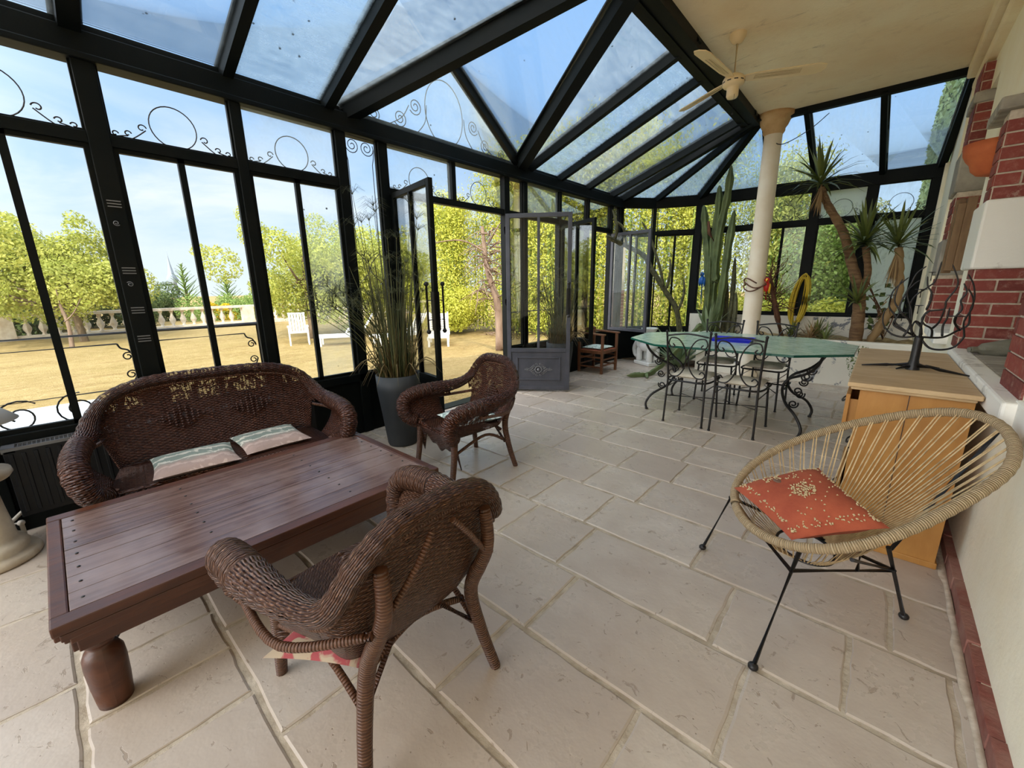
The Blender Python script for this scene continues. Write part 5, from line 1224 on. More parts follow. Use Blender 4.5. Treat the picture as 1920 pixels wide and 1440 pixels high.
# ---- pine chest with candle tree
ch = thing('chest_of_drawers', (.20, 3.63, 0), 'honey-coloured pine chest with bleached top and a pulled-out drawer, by the right wall', 'cabinet')
q = MB(); q.box(-.215, .205, -.735, -.715, .03, .925); q.box(-.215, .205, .70, .72, .03, .925); q.box(.185, .205, -.72, .72, .03, .925); q.box(-.215, .21, -.72, .72, .03, .06); q.build('carcass', M['pine'], ch, bevel=.003)
q = MB(); q.box(-.20, .215, -.738, -.7345, .03, .925); sd_ = q.build('side_boards', M['pine'], ch)
q = MB(); q.box(-.018, -.015, -.741, -.737, .05, .92); q.build('board_joint', M['dark'], sd_)
q = MB(); q.box(-.27, .23, -.79, .78, .940, .966); q.box(-.255, .215, -.775, .765, .925, .940); q.build('chest_top', M['pinetop'], ch, bevel=.006)
q = MB(); q.box(-.225, .225, -.745, .73, 0, .035); q.build('plinth', M['pine'], ch, bevel=.004)
for k, (z0, z1, out) in enumerate(((.66, .88, .055), (.37, .64, .0), (.06, .35, .03))):
    for y0, y1 in ((-.70, -.01), (.01, .69)):
        q = MB(); x0 = -.215 - (out if y0 < 0 else 0); q.box(x0, x0 + .02, y0, y1, z0, z1); q.box(x0, x0 + .38, y0 + .02, y0 + .03, z0 + .02, z1 - .03); q.box(x0, x0 + .38, y1 - .03, y1 - .02, z0 + .02, z1 - .03); q.box(x0, x0 + .38, y0 + .02, y1 - .02, z0 + .02, z0 + .03); d_ = q.build('drawer', M['pine'], ch, bevel=.003)
        q = MB(); cy = (y0 + y1) / 2; q.tube(curve([(x0, cy - .05, (z0 + z1) / 2 + .02), (x0 - .02, cy - .045, (z0 + z1) / 2), (x0 - .02, cy + .045, (z0 + z1) / 2), (x0, cy + .05, (z0 + z1) / 2 + .02)], 4), .005, 6); q.build('handle', M['iron'], d_)
cdl = thing('candle_tree', (.205, 3.48, .967), 'black wrought-iron flame-shaped candle tree with small plates on the pine chest', 'candelabra', -math.atan2(.21, 3.5))
q = MB(); q.lathe([(.034, 0), (.030, .02), (.022, .06), (.021, .19), (.018, .205), (0, .206)], n=16); q.build('stem', M['iron'], cdl)
for a, L in ((PI + .15, .24), (-.35, .25), (PI * 1.25, .10), (.75, .16)):
    q = MB(); q.tube([(0, 0, .03), (L * .5 * math.cos(a), L * .5 * math.sin(a), .018), (L * math.cos(a), L * math.sin(a), .005)], [.020, .010, .004], 8); q.build('foot', M['iron'], cdl)
CT = [
[(-0.018, 0.203), (-0.072, 0.193), (-0.128, 0.211), (-0.169, 0.259), (-0.181, 0.314), (-0.177, 0.37)],
[(-0.018, 0.203), (-0.053, 0.222), (-0.107, 0.263), (-0.123, 0.29), (-0.111, 0.345), (-0.142, 0.409), (-0.141, 0.485), (-0.126, 0.543)],
[(-0.03, 0.20), (-0.056, 0.293), (-0.094, 0.335), (-0.112, 0.372), (-0.107, 0.421), (-0.085, 0.506), (-0.068, 0.573), (-0.033, 0.613)],
[(-0.018, 0.203), (-0.043, 0.24), (-0.061, 0.325), (-0.07, 0.389), (-0.055, 0.443), (-0.007, 0.495), (0.017, 0.535), (0.025, 0.64)],
[(0.002, 0.199), (-0.002, 0.296), (0.013, 0.35), (0.077, 0.367), (0.08, 0.414), (0.107, 0.484), (0.106, 0.534), (0.071, 0.619)],
[(0.052, 0.198), (0.045, 0.251), (0.009, 0.28), (-0.005, 0.317), (0.022, 0.36)],
[(0.045, 0.251), (0.067, 0.289), (0.077, 0.342), (0.082, 0.403)],
[(0.006, 0.2), (0.096, 0.202), (0.151, 0.242), (0.19, 0.281), (0.184, 0.356), (0.189, 0.426), (0.173, 0.504), (0.143, 0.563)],
[(0.006, 0.194), (0.049, 0.144), (0.099, 0.138), (0.15, 0.159), (0.177, 0.213), (0.175, 0.244), (0.165, 0.305), (0.183, 0.381), (0.177, 0.435), (0.152, 0.484)],
[(0.16, 0.248), (0.132, 0.293), (0.129, 0.328), (0.146, 0.375), (0.134, 0.42), (0.149, 0.465), (0.13, 0.514)],
[(0.095, 0.207), (0.089, 0.269), (0.099, 0.317), (0.1, 0.378)],
[(0.004, 0.36), (0.014, 0.412), (0.01, 0.464), (-0.011, 0.5), (-0.02, 0.556)],
[(-0.072, 0.193), (-0.051, 0.261), (-0.056, 0.347), (-0.092, 0.453), (-0.073, 0.506), (-0.047, 0.536)],
[(-0.035, 0.213), (-0.123, 0.262), (-0.123, 0.312), (-0.16, 0.365), (-0.166, 0.409), (-0.156, 0.479), (-0.1, 0.553)],
[(-0.032, 0.294), (0.001, 0.253), (-0.003, 0.204)],
[(0.009, 0.205), (-0.005, 0.269), (-0.031, 0.289), (-0.041, 0.251), (-0.027, 0.208)]]
dep = [0, .03, -.03, .05, .02, -.04, -.02, .05, -.06, -.05, .03, .02, .0, .05, -.05, .04]
for b_, dd in zip(CT, dep):
    q = MB(); m_ = len(b_); c = curve([(x_, dd * min(1, i / 2.0), z_) for i, (x_, z_) in enumerate(b_)], 6); q.tube(c, list(np.linspace(.0062, .0035, len(c) - 1)) + [.001], 7); q.build('flame_branch', M['iron'], cdl)
for (x_, z_, r_, dd) in ((-.094, .337, .024, .0), (-.034, .477, .028, .03), (-.165, .442, .022, .03), (-.03, .384, .020, -.02), (.134, .328, .036, -.04), (-.004, .575, .016, .03)):
    q = MB(); q.lathe([(0, 0), (r_, .002), (r_, .005), (0, .004)], (x_, dd, z_), 16); q.tube([(x_, dd, z_ - .045), (x_, dd, z_)], .003, 5); q.build('candle_plate', M['iron'], cdl)

# ---- left foreground: radiator, valve, pedestal, lamp
rd = thing('radiator', (-3.86, -.05, 0), 'long dark panel radiator with a grey grille on top under the left windows', 'radiator')
q = MB(); q.box(-.05, -.03, -.28, 1.55, .14, .575); q.box(.03, .05, -.28, 1.55, .14, .575)
for k in range(36): q.box(.048, .058, -.26 + k * .05, -.24 + k * .05, .17, .55)
q.build('panel', M['radiator'], rd, bevel=.004)
q = MB(); q.box(-.055, -.045, -.28, 1.55, .57, .59); q.box(.045, .055, -.28, 1.55, .57, .59); q.box(-.05, .05, -.285, -.23, .56, .59)
for k in range(90): q.box(-.05, .05, -.22 + k * .0195, -.216 + k * .0195, .578, .586)
q.box(-.003, .003, -.28, 1.55, .577, .587); q.build('top_grille', M['grey_metal'], rd)
q = MB(); q.tube([(.05, -.34, 0), (.05, -.34, .12), (0, -.28, .16)], .011, 8); q.tube([(.08, -.29, 0), (.08, -.29, .12)], .011, 8); q.sphere((.05, -.34, .12), .022, 10); q.sphere((.08, -.29, .12), .018, 10); q.tube([(.05, -.34, .12), (.08, -.29, .12)], .012, 8); q.build('valve', M['valve'], rd)
pd = thing('pedestal', (-3.60, -.475, 0), 'cream stone baluster-shaped pedestal cut off at the left edge', 'pedestal')
q = MB(); q.lathe([(0, 0), (.20, 0), (.21, .015), (.20, .045), (.165, .055), (.17, .08), (.155, .11), (.135, .12), (.13, .14), (.115, .30), (.105, .44), (.12, .46), (.125, .475), (.17, .49), (.185, .51), (.18, .535), (0, .54)], n=32); q.build('turned_column', M['pedestal'], pd)
lp = thing('table_lamp', (-3.60, -.46, .54), 'table lamp with white conical shade on the stone pedestal at the left edge', 'lamp')
q = MB(); q.lathe([(0, 0), (.07, 0), (.06, .015), (.03, .03), (.04, .08), (.03, .15), (.008, .18), (.008, .42), (0, .42)], n=20); q.build('base', M['pedestal'], lp)
q = MB(); q.lathe([(.105, .44), (.17, .36), (.25, .275), (.246, .273), (.165, .358), (.10, .438), (.105, .44)], n=32); q.build('shade', M['shade'], lp)
dm = MB().box(-.30, .30, -.40, .40, 0, .018).build('doormat', M['mat'], bevel=.004); dm.location = (-3.50, 3.12, .001); tag(dm, 'dark grey doormat inside the open doorway, behind the oval-backed armchair', 'doormat')

# ---- papyrus pots
def papyrus(loc, label, seed, n1=75, lean=1.0, pot_h=.70, R=.20, H0=.9):
    random.seed(seed); r = thing('potted_papyrus', loc, label, 'potted plant', random.uniform(0, 0), 'tall grey planters of papyrus')
    q = MB(); q.lathe([(0, 0), (R * .66, 0), (R * .70, .02), (R * .86, pot_h * .45), (R, pot_h * .8), (R * 1.02, pot_h), (R * .94, pot_h), (R * .92, pot_h - .05), (0, pot_h - .05)], n=40); q.build('planter', M['pot'], r)
    q = MB(); q.lathe([(0, pot_h - .035), (R * .9, pot_h - .045)], n=24); q.build('soil', M['soil'], r)
    q = MB()
    for k in range(150):
        a, rr = random.uniform(0, 6.28), R * .85 * random.random() ** .5; p = V(rr * math.cos(a), rr * math.sin(a), pot_h - .04); h_ = random.uniform(.12, .55); d = V(math.cos(a), math.sin(a), 0) * random.uniform(0, .16) + V(random.uniform(-.05, .05), random.uniform(-.05, .05), 0)
        q.tube([p, p + d * .4 + V(0, 0, h_ * .6), p + d + V(0, 0, h_)], [.004, .003, .0008], 4, cap=False)
    for k in range(18):
        a = random.uniform(0, 6.28); p = V(R * .6 * math.cos(a), R * .6 * math.sin(a), pot_h - .04); d = V(math.cos(a), math.sin(a), 0); q.tube(curve([p, p + d * .16 + V(0, 0, .18), p + d * .34 + V(0, 0, .02)], 4), [.004] * 5 + [.003, .002, .001, .0006], 4, cap=False)
    o = q.build('dry_blades', M['reed'], r); o['kind'] = 'stuff'
    q = MB(); u = MB()
    for k in range(n1):
        a, rr = random.uniform(0, 6.28), R * .8 * random.random() ** .5; p = V(rr * math.cos(a), rr * math.sin(a), pot_h - .04)
        h_ = random.uniform(H0 * .55, H0); d = V(math.cos(a), math.sin(a), 0) * random.uniform(.02, .22)
        if k < n1 * .16 * lean: d = V(-.10, -1, 0) * random.uniform(.35, .62) + V(random.uniform(-.1, .1), 0, 0); h_ = random.uniform(.75, 1.0) * H0 * .75
        elif k < n1 * .24: d = d * .8; h_ = H0 * random.uniform(1.1, 1.45)
        c = curve([p, p + d * .35 + V(0, 0, h_ * .55), p + d + V(0, 0, h_)], 5); q.tube(c, list(np.linspace(.0045, .0018, len(c))), 5, cap=False)
        if k < n1 * .42:
            t_ = c[-1]; ax = (c[-1] - c[-2]).normalized(); x_, y_ = perp(ax); m_ = random.randint(16, 26)
            u.sphere(t_, .007, 6)
            for j in range(m_):
                b = 2 * PI * j / m_ + random.uniform(-.2, .2); L = random.uniform(.08, .16); rd_ = x_ * math.cos(b) + y_ * math.sin(b)
                u.tube([t_, t_ + ax * L * .45 + rd_ * L * .5, t_ + ax * L * .4 + rd_ * L + V(0, 0, -L * .25)], [.0012, .0010, .0004], 3, cap=False)
    q.build('stems', M['papyrus'], r)['kind'] = 'stuff'; u.build('umbels', M['papyrus'], r)['kind'] = 'stuff'
    return r
papyrus((-3.37, 2.13, 0), 'tall papyrus in an anthracite planter between the sofa and the open door', 12, 130, 1.0, .70, .20, 1.15)
papyrus((-3.58, 5.12, 0), 'tall papyrus in a dark planter seen through the glass of the grey door leaf', 33, 90, 1.0, .66, .20, 1.15)

# ---- wooden corner chair, elephant stool
wc = thing('wooden_armchair', (-3.66, 6.42, 0), 'small old brown wooden armchair with rush seat against the wall under the open window', 'chair', 0)
for x_, y_, h_ in ((.23, -.26, .66), (.23, .24, .66), (-.22, -.26, .72), (-.22, .24, .72)):
    q = MB(); q.beam((x_, y_, 0), (x_ * 1.02, y_, h_), .042, .042); q.build('leg', M['chairwood'], wc, bevel=.005)
q = MB(); q.box(-.22, .23, -.25, .23, .37, .405); q.build('seat', M['rush'], wc, bevel=.012)
for y_ in (-.26, .24): q = MB(); q.beam((-.25, y_, .70), (.28, y_, .675), .07, .025); q.build('armrest', M['chairwood'], wc, bevel=.004)
q = MB(); q.beam((-.24, -.30, .73), (-.24, .28, .73), .05, .05); q.build('backrest', M['chairwood'], wc, bevel=.004)
q = MB()
for z_ in (.14, .24): q.beam((.23, -.26, z_), (.23, .24, z_), .02, .025); q.beam((-.22, -.26, z_), (-.22, .24, z_), .02, .025)
for z_ in (.11, .28): q.beam((.23, -.26, z_), (-.22, -.26, z_), .02, .025); q.beam((.23, .24, z_), (-.22, .24, z_), .02, .025)
q.beam((.23, -.26, .37), (.23, .24, .37), .03, .05); q.beam((.23, -.26, .37), (-.22, -.26, .37), .03, .05); q.build('stretcher', M['chairwood'], wc)
cushion('seat_cushion', (-3.66, 6.41, .405), 0, .40, .42, .05, 'greenpad', 'green speckled pad on the small wooden armchair')
el = thing('elephant_stool', (-3.20, 7.50, 0), 'white glazed ceramic elephant stool with curled trunk near the glass table', 'stool', -.5)
q = MB(); q.box(-.22, .24, -.15, .15, 0, .07); q.build('plinth', M['ceramic'], el, bevel=.015)
q = MB()
for x_ in (-.14, .16):
    for y_ in (-.08, .08): q.lathe([(0, .07), (.055, .07), (.06, .10), (.055, .28), (.05, .32)], (x_, y_, 0), 14)
q.sphere((.01, 0, .36), .16, 18, (1.35, .95, .78)); q.sphere((-.20, 0, .42), .105, 16, (1, .95, 1.05))
q.tube(curve([(-.27, 0, .42), (-.35, 0, .36), (-.40, 0, .26), (-.37, 0, .15), (-.29, 0, .12), (-.24, 0, .17)], 6), list(np.linspace(.062, .030, 31)), 12)
q.build('body', M['ceramic'], el)
for y_ in (-1, 1):
    q = MB(); q.sphere((-.15, y_ * .11, .40), .09, 14, (.75, .25, 1)); q.build('ear', M['ceramic'], el)
q = MB(); q.box(-.16, .20, -.16, .16, .44, .50); q.lathe([(.13, .50), (.15, .53), (.15, .55), (0, .55)], (.02, 0, 0), 24); q.build('saddle_top', M['ceramic'], el, bevel=.01)
wp = thing('flower_pot', (-3.18, 7.48, .551), 'white bowl pot standing on the ceramic elephant stool', 'pot'); q = MB(); q.lathe([(0, 0), (.07, 0), (.10, .06), (.15, .13), (.155, .15), (.135, .15), (.09, .06), (0, .05)], n=28); q.build('bowl', M['ceramic'], wp)

# ---- ceiling fan
fn = thing('ceiling_fan', (-1.41, 4.95, 3.85), 'cream three-blade ceiling fan hanging from the stained plaster ceiling', 'fan')
q = MB(); q.lathe([(.075, 0), (.072, -.03), (.045, -.075), (.02, -.085), (0, -.085)], n=28); q.build('ceiling_rose', M['fan'], fn)
q = MB(); q.tube([(0, 0, -.07), (0, 0, -.36)], .012, 12); q.build('down_rod', M['fan'], fn)
q = MB(); q.lathe([(0, -.34), (.05, -.345), (.085, -.365), (.10, -.39), (.10, -.43), (.085, -.45), (.06, -.455), (.055, -.47), (.055, -.53), (.045, -.55), (0, -.555)], n=32); mo = q.build('motor', M['fan'], fn)
q = MB()
for k in range(10): a = 2 * PI * k / 10; q.beam((.1005 * math.cos(a), .1005 * math.sin(a), -.415), (.1005 * math.cos(a + .35), .1005 * math.sin(a + .35), -.415), .004, .010)
q.build('vent_slot', M['dark'], mo)
for a in (math.atan2(.35, .7), math.atan2(.42, -.67), math.atan2(-.75, -.08)):
    R_ = Matrix.Rotation(a, 3, 'Z') @ Matrix.Rotation(-.22, 3, 'X'); q = MB()
    out = [(.07, -.035), (.20, -.060), (.72, -.072), (.78, -.05), (.79, 0), (.76, .05), (.70, .066), (.20, .055), (.07, .035)]
    q.prism(out, -.004, .004, lambda x_, y_, z_: R_ @ V(x_, y_, z_) + V(0, 0, -.385))
    for yy in (-.035, -.018, 0, .018): q.tube([R_ @ V(.18, yy, -.005) + V(0, 0, -.385), R_ @ V(.58, yy, -.005) + V(0, 0, -.385)], .003, 5)
    q.build('blade', M['fan'], fn)
q = MB(); q.tube([(.03, -.04, -.47), (.03, -.045, -.70)], .003, 5); q.sphere((.03, -.045, -.71), .009, 8); q.build('pull_cord', M['iron'], fn)

# ---- things on the house wall
tl_ = thing('wall_lamp', (.50, 5.12, 2.29), 'terracotta half-bowl uplighter on the cream wall below the ceiling', 'wall lamp')
q = MB(); P = []
for i in range(13):
    a = PI / 2 + PI * i / 12; P.append([V(r_ * math.cos(a) * 1.0, r_ * math.sin(a), z_) for r_, z_ in ((.02, 0), (.08, .015), (.115, .05), (.13, .10), (.155, .13), (.175, .17), (.185, .24), (.175, .24), (.16, .17), (.10, .06), (.02, .03))])
q.grid(P); q.build('bowl', M['terracotta'], tl_, solid=.004)
sh_ = thing('window_shutter', (.40, 5.38, 1.58), 'weathered brown wooden shutter fixed at the second opening of the house wall', 'shutter')
q = MB()
q.box(-.02, .03, .0, .08, 0, .56); q.box(-.03, .03, .08, .16, -.02, .60); q.box(-.01, .03, .16, .24, 0, .62); q.box(.03, .09, -.02, .26, .0, .60); q.build('board', M['oldwood'], sh_, bevel=.004)
bdl = thing('canvas_bundle', (.76, 4.22, 1.002), 'rolled grey-green canvas bundle lying on the stone sill by the brick pier', 'bundle', .08)
q = MB(); q.tube(curve([(-.26, -.02, .028), (-.20, 0, .03), (-.12, 0, .045), (0, 0, .055), (.2, .02, .06), (.45, .04, .058)], 6), list(np.interp(range(31), [0, 5, 7, 14, 30], [.018, .022, .045, .058, .060])), 14, fn=lambda i, a: 1 + .08 * math.sin(a * 3 + i * .4)); q.build('rolled_canvas', M['bundle'], bdl)
q = MB(); q.tube(curve([(-.05, -.09, .03), (.1, -.085, .035), (.3, -.06, .035)], 5), .032, 10); q.build('loose_fold', M['bundle'], bdl)

# ================================================================== PLANTS IN THE PLANTER
def spiky(q, c, ax, n, L, w_, droop=.35, spread=(.05, 1.35), rnd=1):
    c, ax = Vector(c), Vector(ax).normalized(); x_, y_ = perp(ax)
    for k in range(n):
        a = k * 2.399 + random.uniform(-.2, .2); th = spread[0] + (spread[1] - spread[0]) * (k / n) ** .8; l_ = L * random.uniform(.75, 1.1)
        d = (ax * math.cos(th) + (x_ * math.cos(a) + y_ * math.sin(a)) * math.sin(th)).normalized(); sd_ = d.cross(ax); sd_ = sd_.normalized() if sd_.length > 1e-3 else x_
        pts = [c + ax * (k / n * -.06), c + d * l_ * .4, c + d * l_ * .75 + V(0, 0, -droop * l_ * .10 * math.sin(th)), c + d * l_ + V(0, 0, -droop * l_ * .35 * math.sin(th))]
        ws = [w_ * .7, w_, w_ * .6, .001]; up2 = sd_.cross(d).normalized()
        P = [[p - sd_ * w0 / 2, p - up2 * w0 * .12, p + sd_ * w0 / 2] for p, w0 in zip(pts, ws)]
        q.grid(P, smooth=False)
random.seed(17)
yu = thing('yucca', (-.20, 7.98, .60), 'tall three-headed yucca with a ringed trunk growing from the back planter', 'yucca')
O = V(-.20, 7.98, .60)
q = MB(); q.tube([V(*p) - O for p in [(v.x, v.y, v.z) for v in curve([(-.20, 7.98, .55), (-.22, 8.0, 1.0), (-.26, 8.0, 1.35), (-.40, 8.0, 1.75), (-.56, 7.98, 2.2), (-.80, 7.95, 2.62), (-.90, 7.93, 2.85)], 7)]], list(np.linspace(.085, .042, 43)), 12, fn=lambda i, a: 1 + .06 * math.sin(i * 2.1)); q.build('trunk', M['trunk'], yu)
q = MB(); q.tube([V(v.x, v.y, v.z) - O for v in curve([(-.24, 8.0, 1.3), (-.20, 8.02, 1.6), (-.28, 8.05, 1.98)], 6)], .045, 10, fn=lambda i, a: 1 + .06 * math.sin(i * 2.1)); q.build('trunk', M['trunk'], yu)
q = MB(); spiky(q, V(-.92, 7.92, 2.95) - O, (-.15, -.1, 1), 46, .62, .045, .5, (.08, 2.0)); q.build('leaf_head', M['yucca'], yu)
q = MB(); spiky(q, V(-.90, 7.92, 2.84) - O, (0, 0, -1), 26, .36, .03, .3, (.05, .55)); q.build('dry_skirt', M['yuccadry'], yu)
q = MB(); spiky(q, V(-.30, 8.03, 2.08) - O, (0, -.1, 1), 66, .62, .045, .5, (.08, 2.1)); q.build('leaf_head', M['yucca'], yu)
q = MB(); spiky(q, V(-.26, 7.92, 1.22) - O, (-.15, -.5, .8), 22, .42, .035, .6, (.15, 1.3)); q.build('leaf_head', M['yucca'], yu)
y2 = thing('yucca', (.02, 8.1, .60), 'single-headed yucca with a long straw-coloured skirt, right of the tall yucca', 'yucca'); O = V(.02, 8.1, .60)
q = MB(); q.tube([V(v.x, v.y, v.z) - O for v in curve([(-.06, 8.1, .55), (.06, 8.1, .9), (.17, 8.08, 1.25), (.14, 8.05, 1.6), (.08, 8.02, 1.95)], 7)], list(np.linspace(.055, .045, 29)), 12, fn=lambda i, a: 1 + .15 * math.sin(i * 2.1 + a)); q.build('trunk', M['yuccadry'], y2)
q = MB(); spiky(q, V(.06, 8.0, 2.02) - O, (0, -.1, 1), 44, .62, .042, .5, (.08, 1.9)); q.build('leaf_head', M['yucca'], y2)
q = MB()
for k in range(60):
    a = random.uniform(0, 6.28); z_ = random.uniform(.75, 1.3); p = V(.06 + .06 * math.cos(a) + (z_ - .75) * .2 - .04, 8.1 + .06 * math.sin(a), z_) - O; q.tube([p, p + V(math.cos(a) * .05, math.sin(a) * .05, -.07)], [.006, .002], 4)
spiky(q, V(.08, 8.03, 1.95) - O, (0, 0, -1), 34, .55, .022, .2, (.02, .25)); q.build('dry_skirt', M['yuccadry'], y2)

# tall ribbed candelabra cactus
def ribbed(q, pts, r, ribs=5, amp=.62, wav=.22, seg=6):
    c = curve(pts, seg); n = len(c); rs = list(np.linspace(r, r * .75, n - 3)) + [r * .6, r * .4, r * .1]
    q.tube(c, rs, ribs * 4, fn=lambda i, a: (1 - amp) + amp * abs(math.cos(a * ribs / 2)) ** .8 * (1 + wav * math.sin(i * 1.9)))
cc_ = thing('candelabra_cactus', (-2.30, 8.05, .60), 'tall ribbed candelabra cactus reaching the glass roof in the back planter', 'cactus'); O = V(-2.30, 8.05, .60)
for p in ([(-2.28, 8.05, .58), (-2.30, 8.05, 1.4), (-2.28, 8.02, 2.3), (-2.20, 7.98, 2.9), (-2.16, 7.9, 3.38)], [(-2.26, 8.05, 1.5), (-2.36, 8.05, 2.1), (-2.33, 8.02, 2.7), (-2.34, 8.0, 3.12)], [(-2.35, 8.05, 1.3), (-2.46, 8.1, 2.0), (-2.55, 8.1, 2.5), (-2.60, 8.1, 2.85)], [(-2.22, 8.05, .58), (-2.15, 8.05, 1.3), (-2.12, 8.05, 2.05), (-2.08, 8.05, 2.7)], [(-2.38, 8.05, .58), (-2.36, 8.0, 1.2), (-2.38, 7.98, 1.95)]):
    q = MB(); ribbed(q, [V(*a) - O for a in p], .085); q.build('arm', M['cactus'], cc_)
q = MB(); q.tube([V(*a) - O for a in [(-2.32, 7.99, 2.2), (-2.42, 7.95, 2.35), (-2.45, 7.95, 2.55)]], [.02, .03, .02], 8); q.build('dried_shoot', M['twig'], cc_)
for i, (x_, y_, h0, h1, r_, lb_) in enumerate(((-2.02, 8.2, .6, 1.95, .05, 'thin dark column cactus just left of the white column, the taller one'), (-1.92, 8.1, .6, 1.35, .045, 'thin dark column cactus just left of the white column, the lower one'), (-2.12, 8.25, .6, 1.55, .05, 'thin dark column cactus directly right of the candelabra cactus'))):
    r = thing('column_cactus', (x_, y_, h0), lb_, 'cactus', 0, 'thin column cacti beside the white column'); q = MB(); ribbed(q, [(0, 0, -.03), (.02, 0, (h1 - h0) * .5), (-.01, .02, h1 - h0)], r_, 7, .3); q.build('stem', M['cactusdk'], r)
lc = thing('leaning_cactus', (-2.78, 7.95, .02), 'long thorny cactus stem leaning left across the corner windows', 'cactus'); O = V(-2.78, 7.95, .02)
q = MB(); ribbed(q, [V(*a) - O for a in [(-2.72, 7.95, 0), (-2.80, 7.8, .95), (-3.01, 7.65, 1.38), (-3.25, 7.6, 1.75), (-3.42, 7.55, 2.02), (-3.60, 7.4, 2.15), (-3.78, 7.1, 2.28), (-3.88, 6.95, 2.36)]], .05, 6, .35, .3); q.build('stem', M['cactusdk'], lc)
for p in ([(-3.02, 7.6, 1.45), (-3.10, 7.55, 1.8), (-3.28, 7.5, 2.3), (-3.42, 7.4, 2.6)], [(-2.98, 7.62, 1.40), (-2.92, 7.6, 1.7), (-2.94, 7.6, 1.95)], [(-3.78, 7.1, 2.30), (-3.72, 7.05, 2.5), (-3.80, 7.0, 2.8)], [(-3.65, 7.3, 2.20), (-3.70, 7.25, 2.5), (-3.85, 7.1, 2.66)], [(-2.82, 7.8, .95), (-2.72, 7.8, 1.3), (-2.74, 7.8, 1.6)]):
    q = MB(); ribbed(q, [V(*a) - O for a in p], .028, 5, .3, .3); q.build('side_shoot', M['cactusdk'], lc)
def agave(loc, n, L, label, seed, w_=.10, sp=(.15, 1.2)):
    random.seed(seed); r = thing('agave', loc, label, 'agave', 0, 'agaves at the left end of the planter'); q = MB(); spiky(q, (0, 0, .02), (0, 0, 1), n, L, w_, .25, sp); q.build('leaves', M['agave'], r); return r
agave((-2.66, 7.62, .02), 26, .85, 'grey-green agave on the floor between the elephant stool and the tall cactus', 4)
agave((-2.28, 7.95, .62), 14, .55, 'small upright agave at the foot of the candelabra cactus', 9, .07, (.1, .8))
fc = thing('trailing_cactus', (-2.62, 6.75, 0), 'flat green cactus arm drooping to the floor beside the glass table', 'cactus'); O = V(-2.62, 6.75, 0)
q = MB(); ribbed(q, [V(*a) - O for a in [(-2.30, 7.55, .80), (-2.45, 7.3, .52), (-2.62, 6.95, .22), (-2.74, 6.6, .04), (-2.80, 6.4, .03), (-2.98, 6.2, .03)]], .055, 3, .55, .3); q.build('arm', M['cactus'], fc)
for p in ([(-2.80, 6.42, .04), (-2.88, 6.36, .05), (-3.0, 6.36, .02)], [(-2.76, 6.5, .04), (-2.72, 6.4, .04), (-2.66, 6.3, .02)]):
    q = MB(); ribbed(q, [V(*a) - O for a in p], .035, 3, .5, .3); q.build('pad', M['cactus'], fc)
# bare twiggy bush around the column
bu = thing('bare_bush', (-1.15, 7.95, .62), 'bare red-brown twiggy bush reaching round the white column', 'bush'); O = V(-1.15, 7.95, .62); random.seed(23)
q = MB(); q.tube([V(*a) - O for a in [(-1.12, 7.95, .58), (-1.22, 7.95, .9), (-1.32, 7.95, 1.25), (-1.42, 7.95, 1.65)]], [.05, .042, .035, .02], 8); q.build('trunk', M['twig'], bu)
q = MB()
for k in range(60):
    p = V(-1.25, 7.95, 1.0).lerp(V(-1.42, 7.95, 1.65), random.random()); pts = [p]; d = V(random.uniform(-1, .45), random.uniform(-.7, .6), random.uniform(-.3, .9)).normalized()
    for j in range(5): d = (d + V(random.uniform(-.6, .6), random.uniform(-.5, .5), random.uniform(-.5, .5))).normalized(); pts.append(pts[-1] + d * random.uniform(.06, .14))
    q.tube([a - O for a in curve(pts, 2)], list(np.linspace(.008, .002, 11)), 4, cap=False)
q.build('twigs', M['twig'], bu)['kind'] = 'stuff'
q = MB()
for k in range(3): q.tube([V(-1.52 + .16 * math.cos(a), 7.5 + .16 * math.sin(a), 1.52 - .05 * k + .05 * math.sin(a * 2 + k)) - O for a in [2 * PI * j / 24 * .8 + k for j in range(25)]], .010, 6)
q.build('twining_vine', M['twig'], bu)
def parrot(name, loc, m, m2, label, L=.42):
    r = thing(name, loc, label, 'ornament')
    q = MB(); q.sphere((0, 0, 0), .055, 12, (.8, .8, 1.5)); q.sphere((0, -.02, .10), .038, 12); q.build('body', M[m], r)
    q = MB(); q.tube([(0, .01, -.05), (0, .03, -.2), (.01, .03, -L)], [.032, .022, .006], 8, flat=.5); q.build('tail', M[m], r)
    q = MB(); q.tube([(0, -.05, .11), (0, -.075, .10), (0, -.075, .075)], [.014, .010, .003], 6); q.build('beak', M[m2], r)
    for s_ in (-1, 1): q = MB(); q.sphere((s_ * .04, .01, -.03), .05, 10, (.35, .7, 1.6)); q.build('wing', M[m2 if m == 'red' else m], r)
    return r
parrot('parrot_ornament', (-2.44, 7.86, 1.56), 'blue', 'iron', 'blue painted parrot ornament hanging on the candelabra cactus')
parrot('parrot_ornament', (-1.36, 7.50, 1.44), 'red', 'yellow', 'small red and yellow parrot ornament perched beside the white column', .2)
hs = thing('garden_hose', (-1.02, 8.40, 1.25), 'coiled yellow garden hose hanging on the back window post', 'hose'); random.seed(6); q = MB()
for k in range(9):
    w0, h0, o_ = random.uniform(.05, .12), random.uniform(.36, .44), random.uniform(-.03, .03); q.tube([(w0 * math.cos(a) + o_ + (.03 * math.sin(a) if True else 0), random.uniform(-.01, .01) + k * .008 - .03, -.05 + h0 * math.sin(a)) for a in [2 * PI * j / 28 for j in range(28)]], .010, 6, True)
q.build('coils', M['hose'], hs)
random.seed(31)
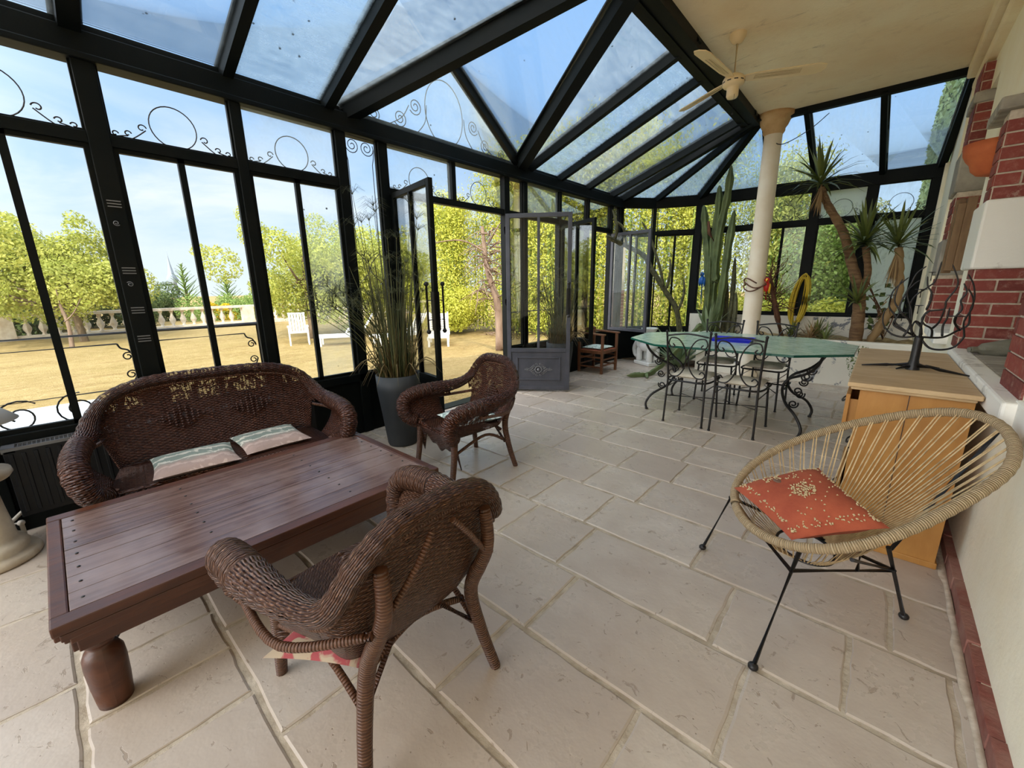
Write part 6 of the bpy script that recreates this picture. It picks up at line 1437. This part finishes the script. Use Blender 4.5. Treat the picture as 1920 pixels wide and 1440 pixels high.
def tuft(name, loc, n, L, w_, m, label, sp=(.1, 1.4), cat='plant', group=None, ax=(0, 0, 1)):
    r = thing(name, loc, label, cat, 0, group); q = MB(); spiky(q, (0, 0, 0), ax, n, L, w_, .8, sp); q.build('leaves', M[m], r); return r
tuft('aloe', (-.70, 8.15, .64), 34, .36, .035, 'yucca', 'dark spiky aloe in the planter left of the yucca trunk', group='aloes in the back planter', cat='aloe')
tuft('aloe', (-1.02, 8.1, .64), 30, .30, .03, 'yucca', 'dark spiky aloe below the yellow hose', group='aloes in the back planter', cat='aloe')
tuft('grass_tussock', (-.75, 7.80, .64), 90, .34, .010, 'yuccadry', 'dry straw grass tussock spilling over the planter edge behind the table', (.2, 1.5), 'grass')
tuft('aloe', (-.55, 7.72, .66), 14, .30, .03, 'yucca', 'small aloe drooping over the planter rim, left of the yucca', (.3, 1.5), 'aloe', 'aloes in the back planter')
r = thing('climbing_plant', (-.12, 7.50, 0), 'small leafy climber against the planter face, left of the pine chest', 'plant'); q = MB(); q.tube(curve([(0, 0, 0), (.03, 0, .3), (-.03, .02, .6)], 5), .006, 5); [q.tube([(0, 0, .1 * k), (random.uniform(-.12, .12), random.uniform(-.06, .02), .1 * k + .1)], .003, 4) for k in range(1, 6)]; q.build('stem', M['twig'], r)
P_, N_ = clump((0, -.02, .40), .13, 170, (1, .4, 1.8)); leafmesh('foliage', M['ivy'], P_, N_, .018, r)
r = thing('rubber_plant', (.10, 8.3, .64), 'dark round-leaved plant silhouetted against the frosted back pane', 'plant'); q = MB()
for k in range(7): q.tube(curve([(0, 0, 0), (random.uniform(-.1, .1), 0, .35), (random.uniform(-.35, .2), random.uniform(-.1, .1), random.uniform(.45, .95))], 4), .007, 5)
q.build('stems', M['twig'], r); P_, N_ = clump((-.05, 0, .45), .30, 34, (1, .5, 1.2)); leafmesh('foliage', M['leaf_dark'], P_, N_, .045, r, .75)
# a loose cable under the ceiling by the column
q = MB(); q.tube(curve([(-1.62, 7.42, 3.80), (-1.56, 7.40, 3.60), (-1.40, 7.42, 3.42), (-1.10, 7.5, 3.55), (-.90, 7.6, 3.74)], 6), .006, 6); tag(q.build('cable', M['iron']), 'thin loose cable sagging from the ceiling corner behind the white column', 'cable')

# ------------------------------------------------------------------ bring the layout units (0.9 m) to metres
for me in list(bpy.data.meshes): me.transform(Matrix.Scale(S, 4))
for o in scene.objects:
    if o.type in ('MESH', 'EMPTY'): o.location = o.location * S
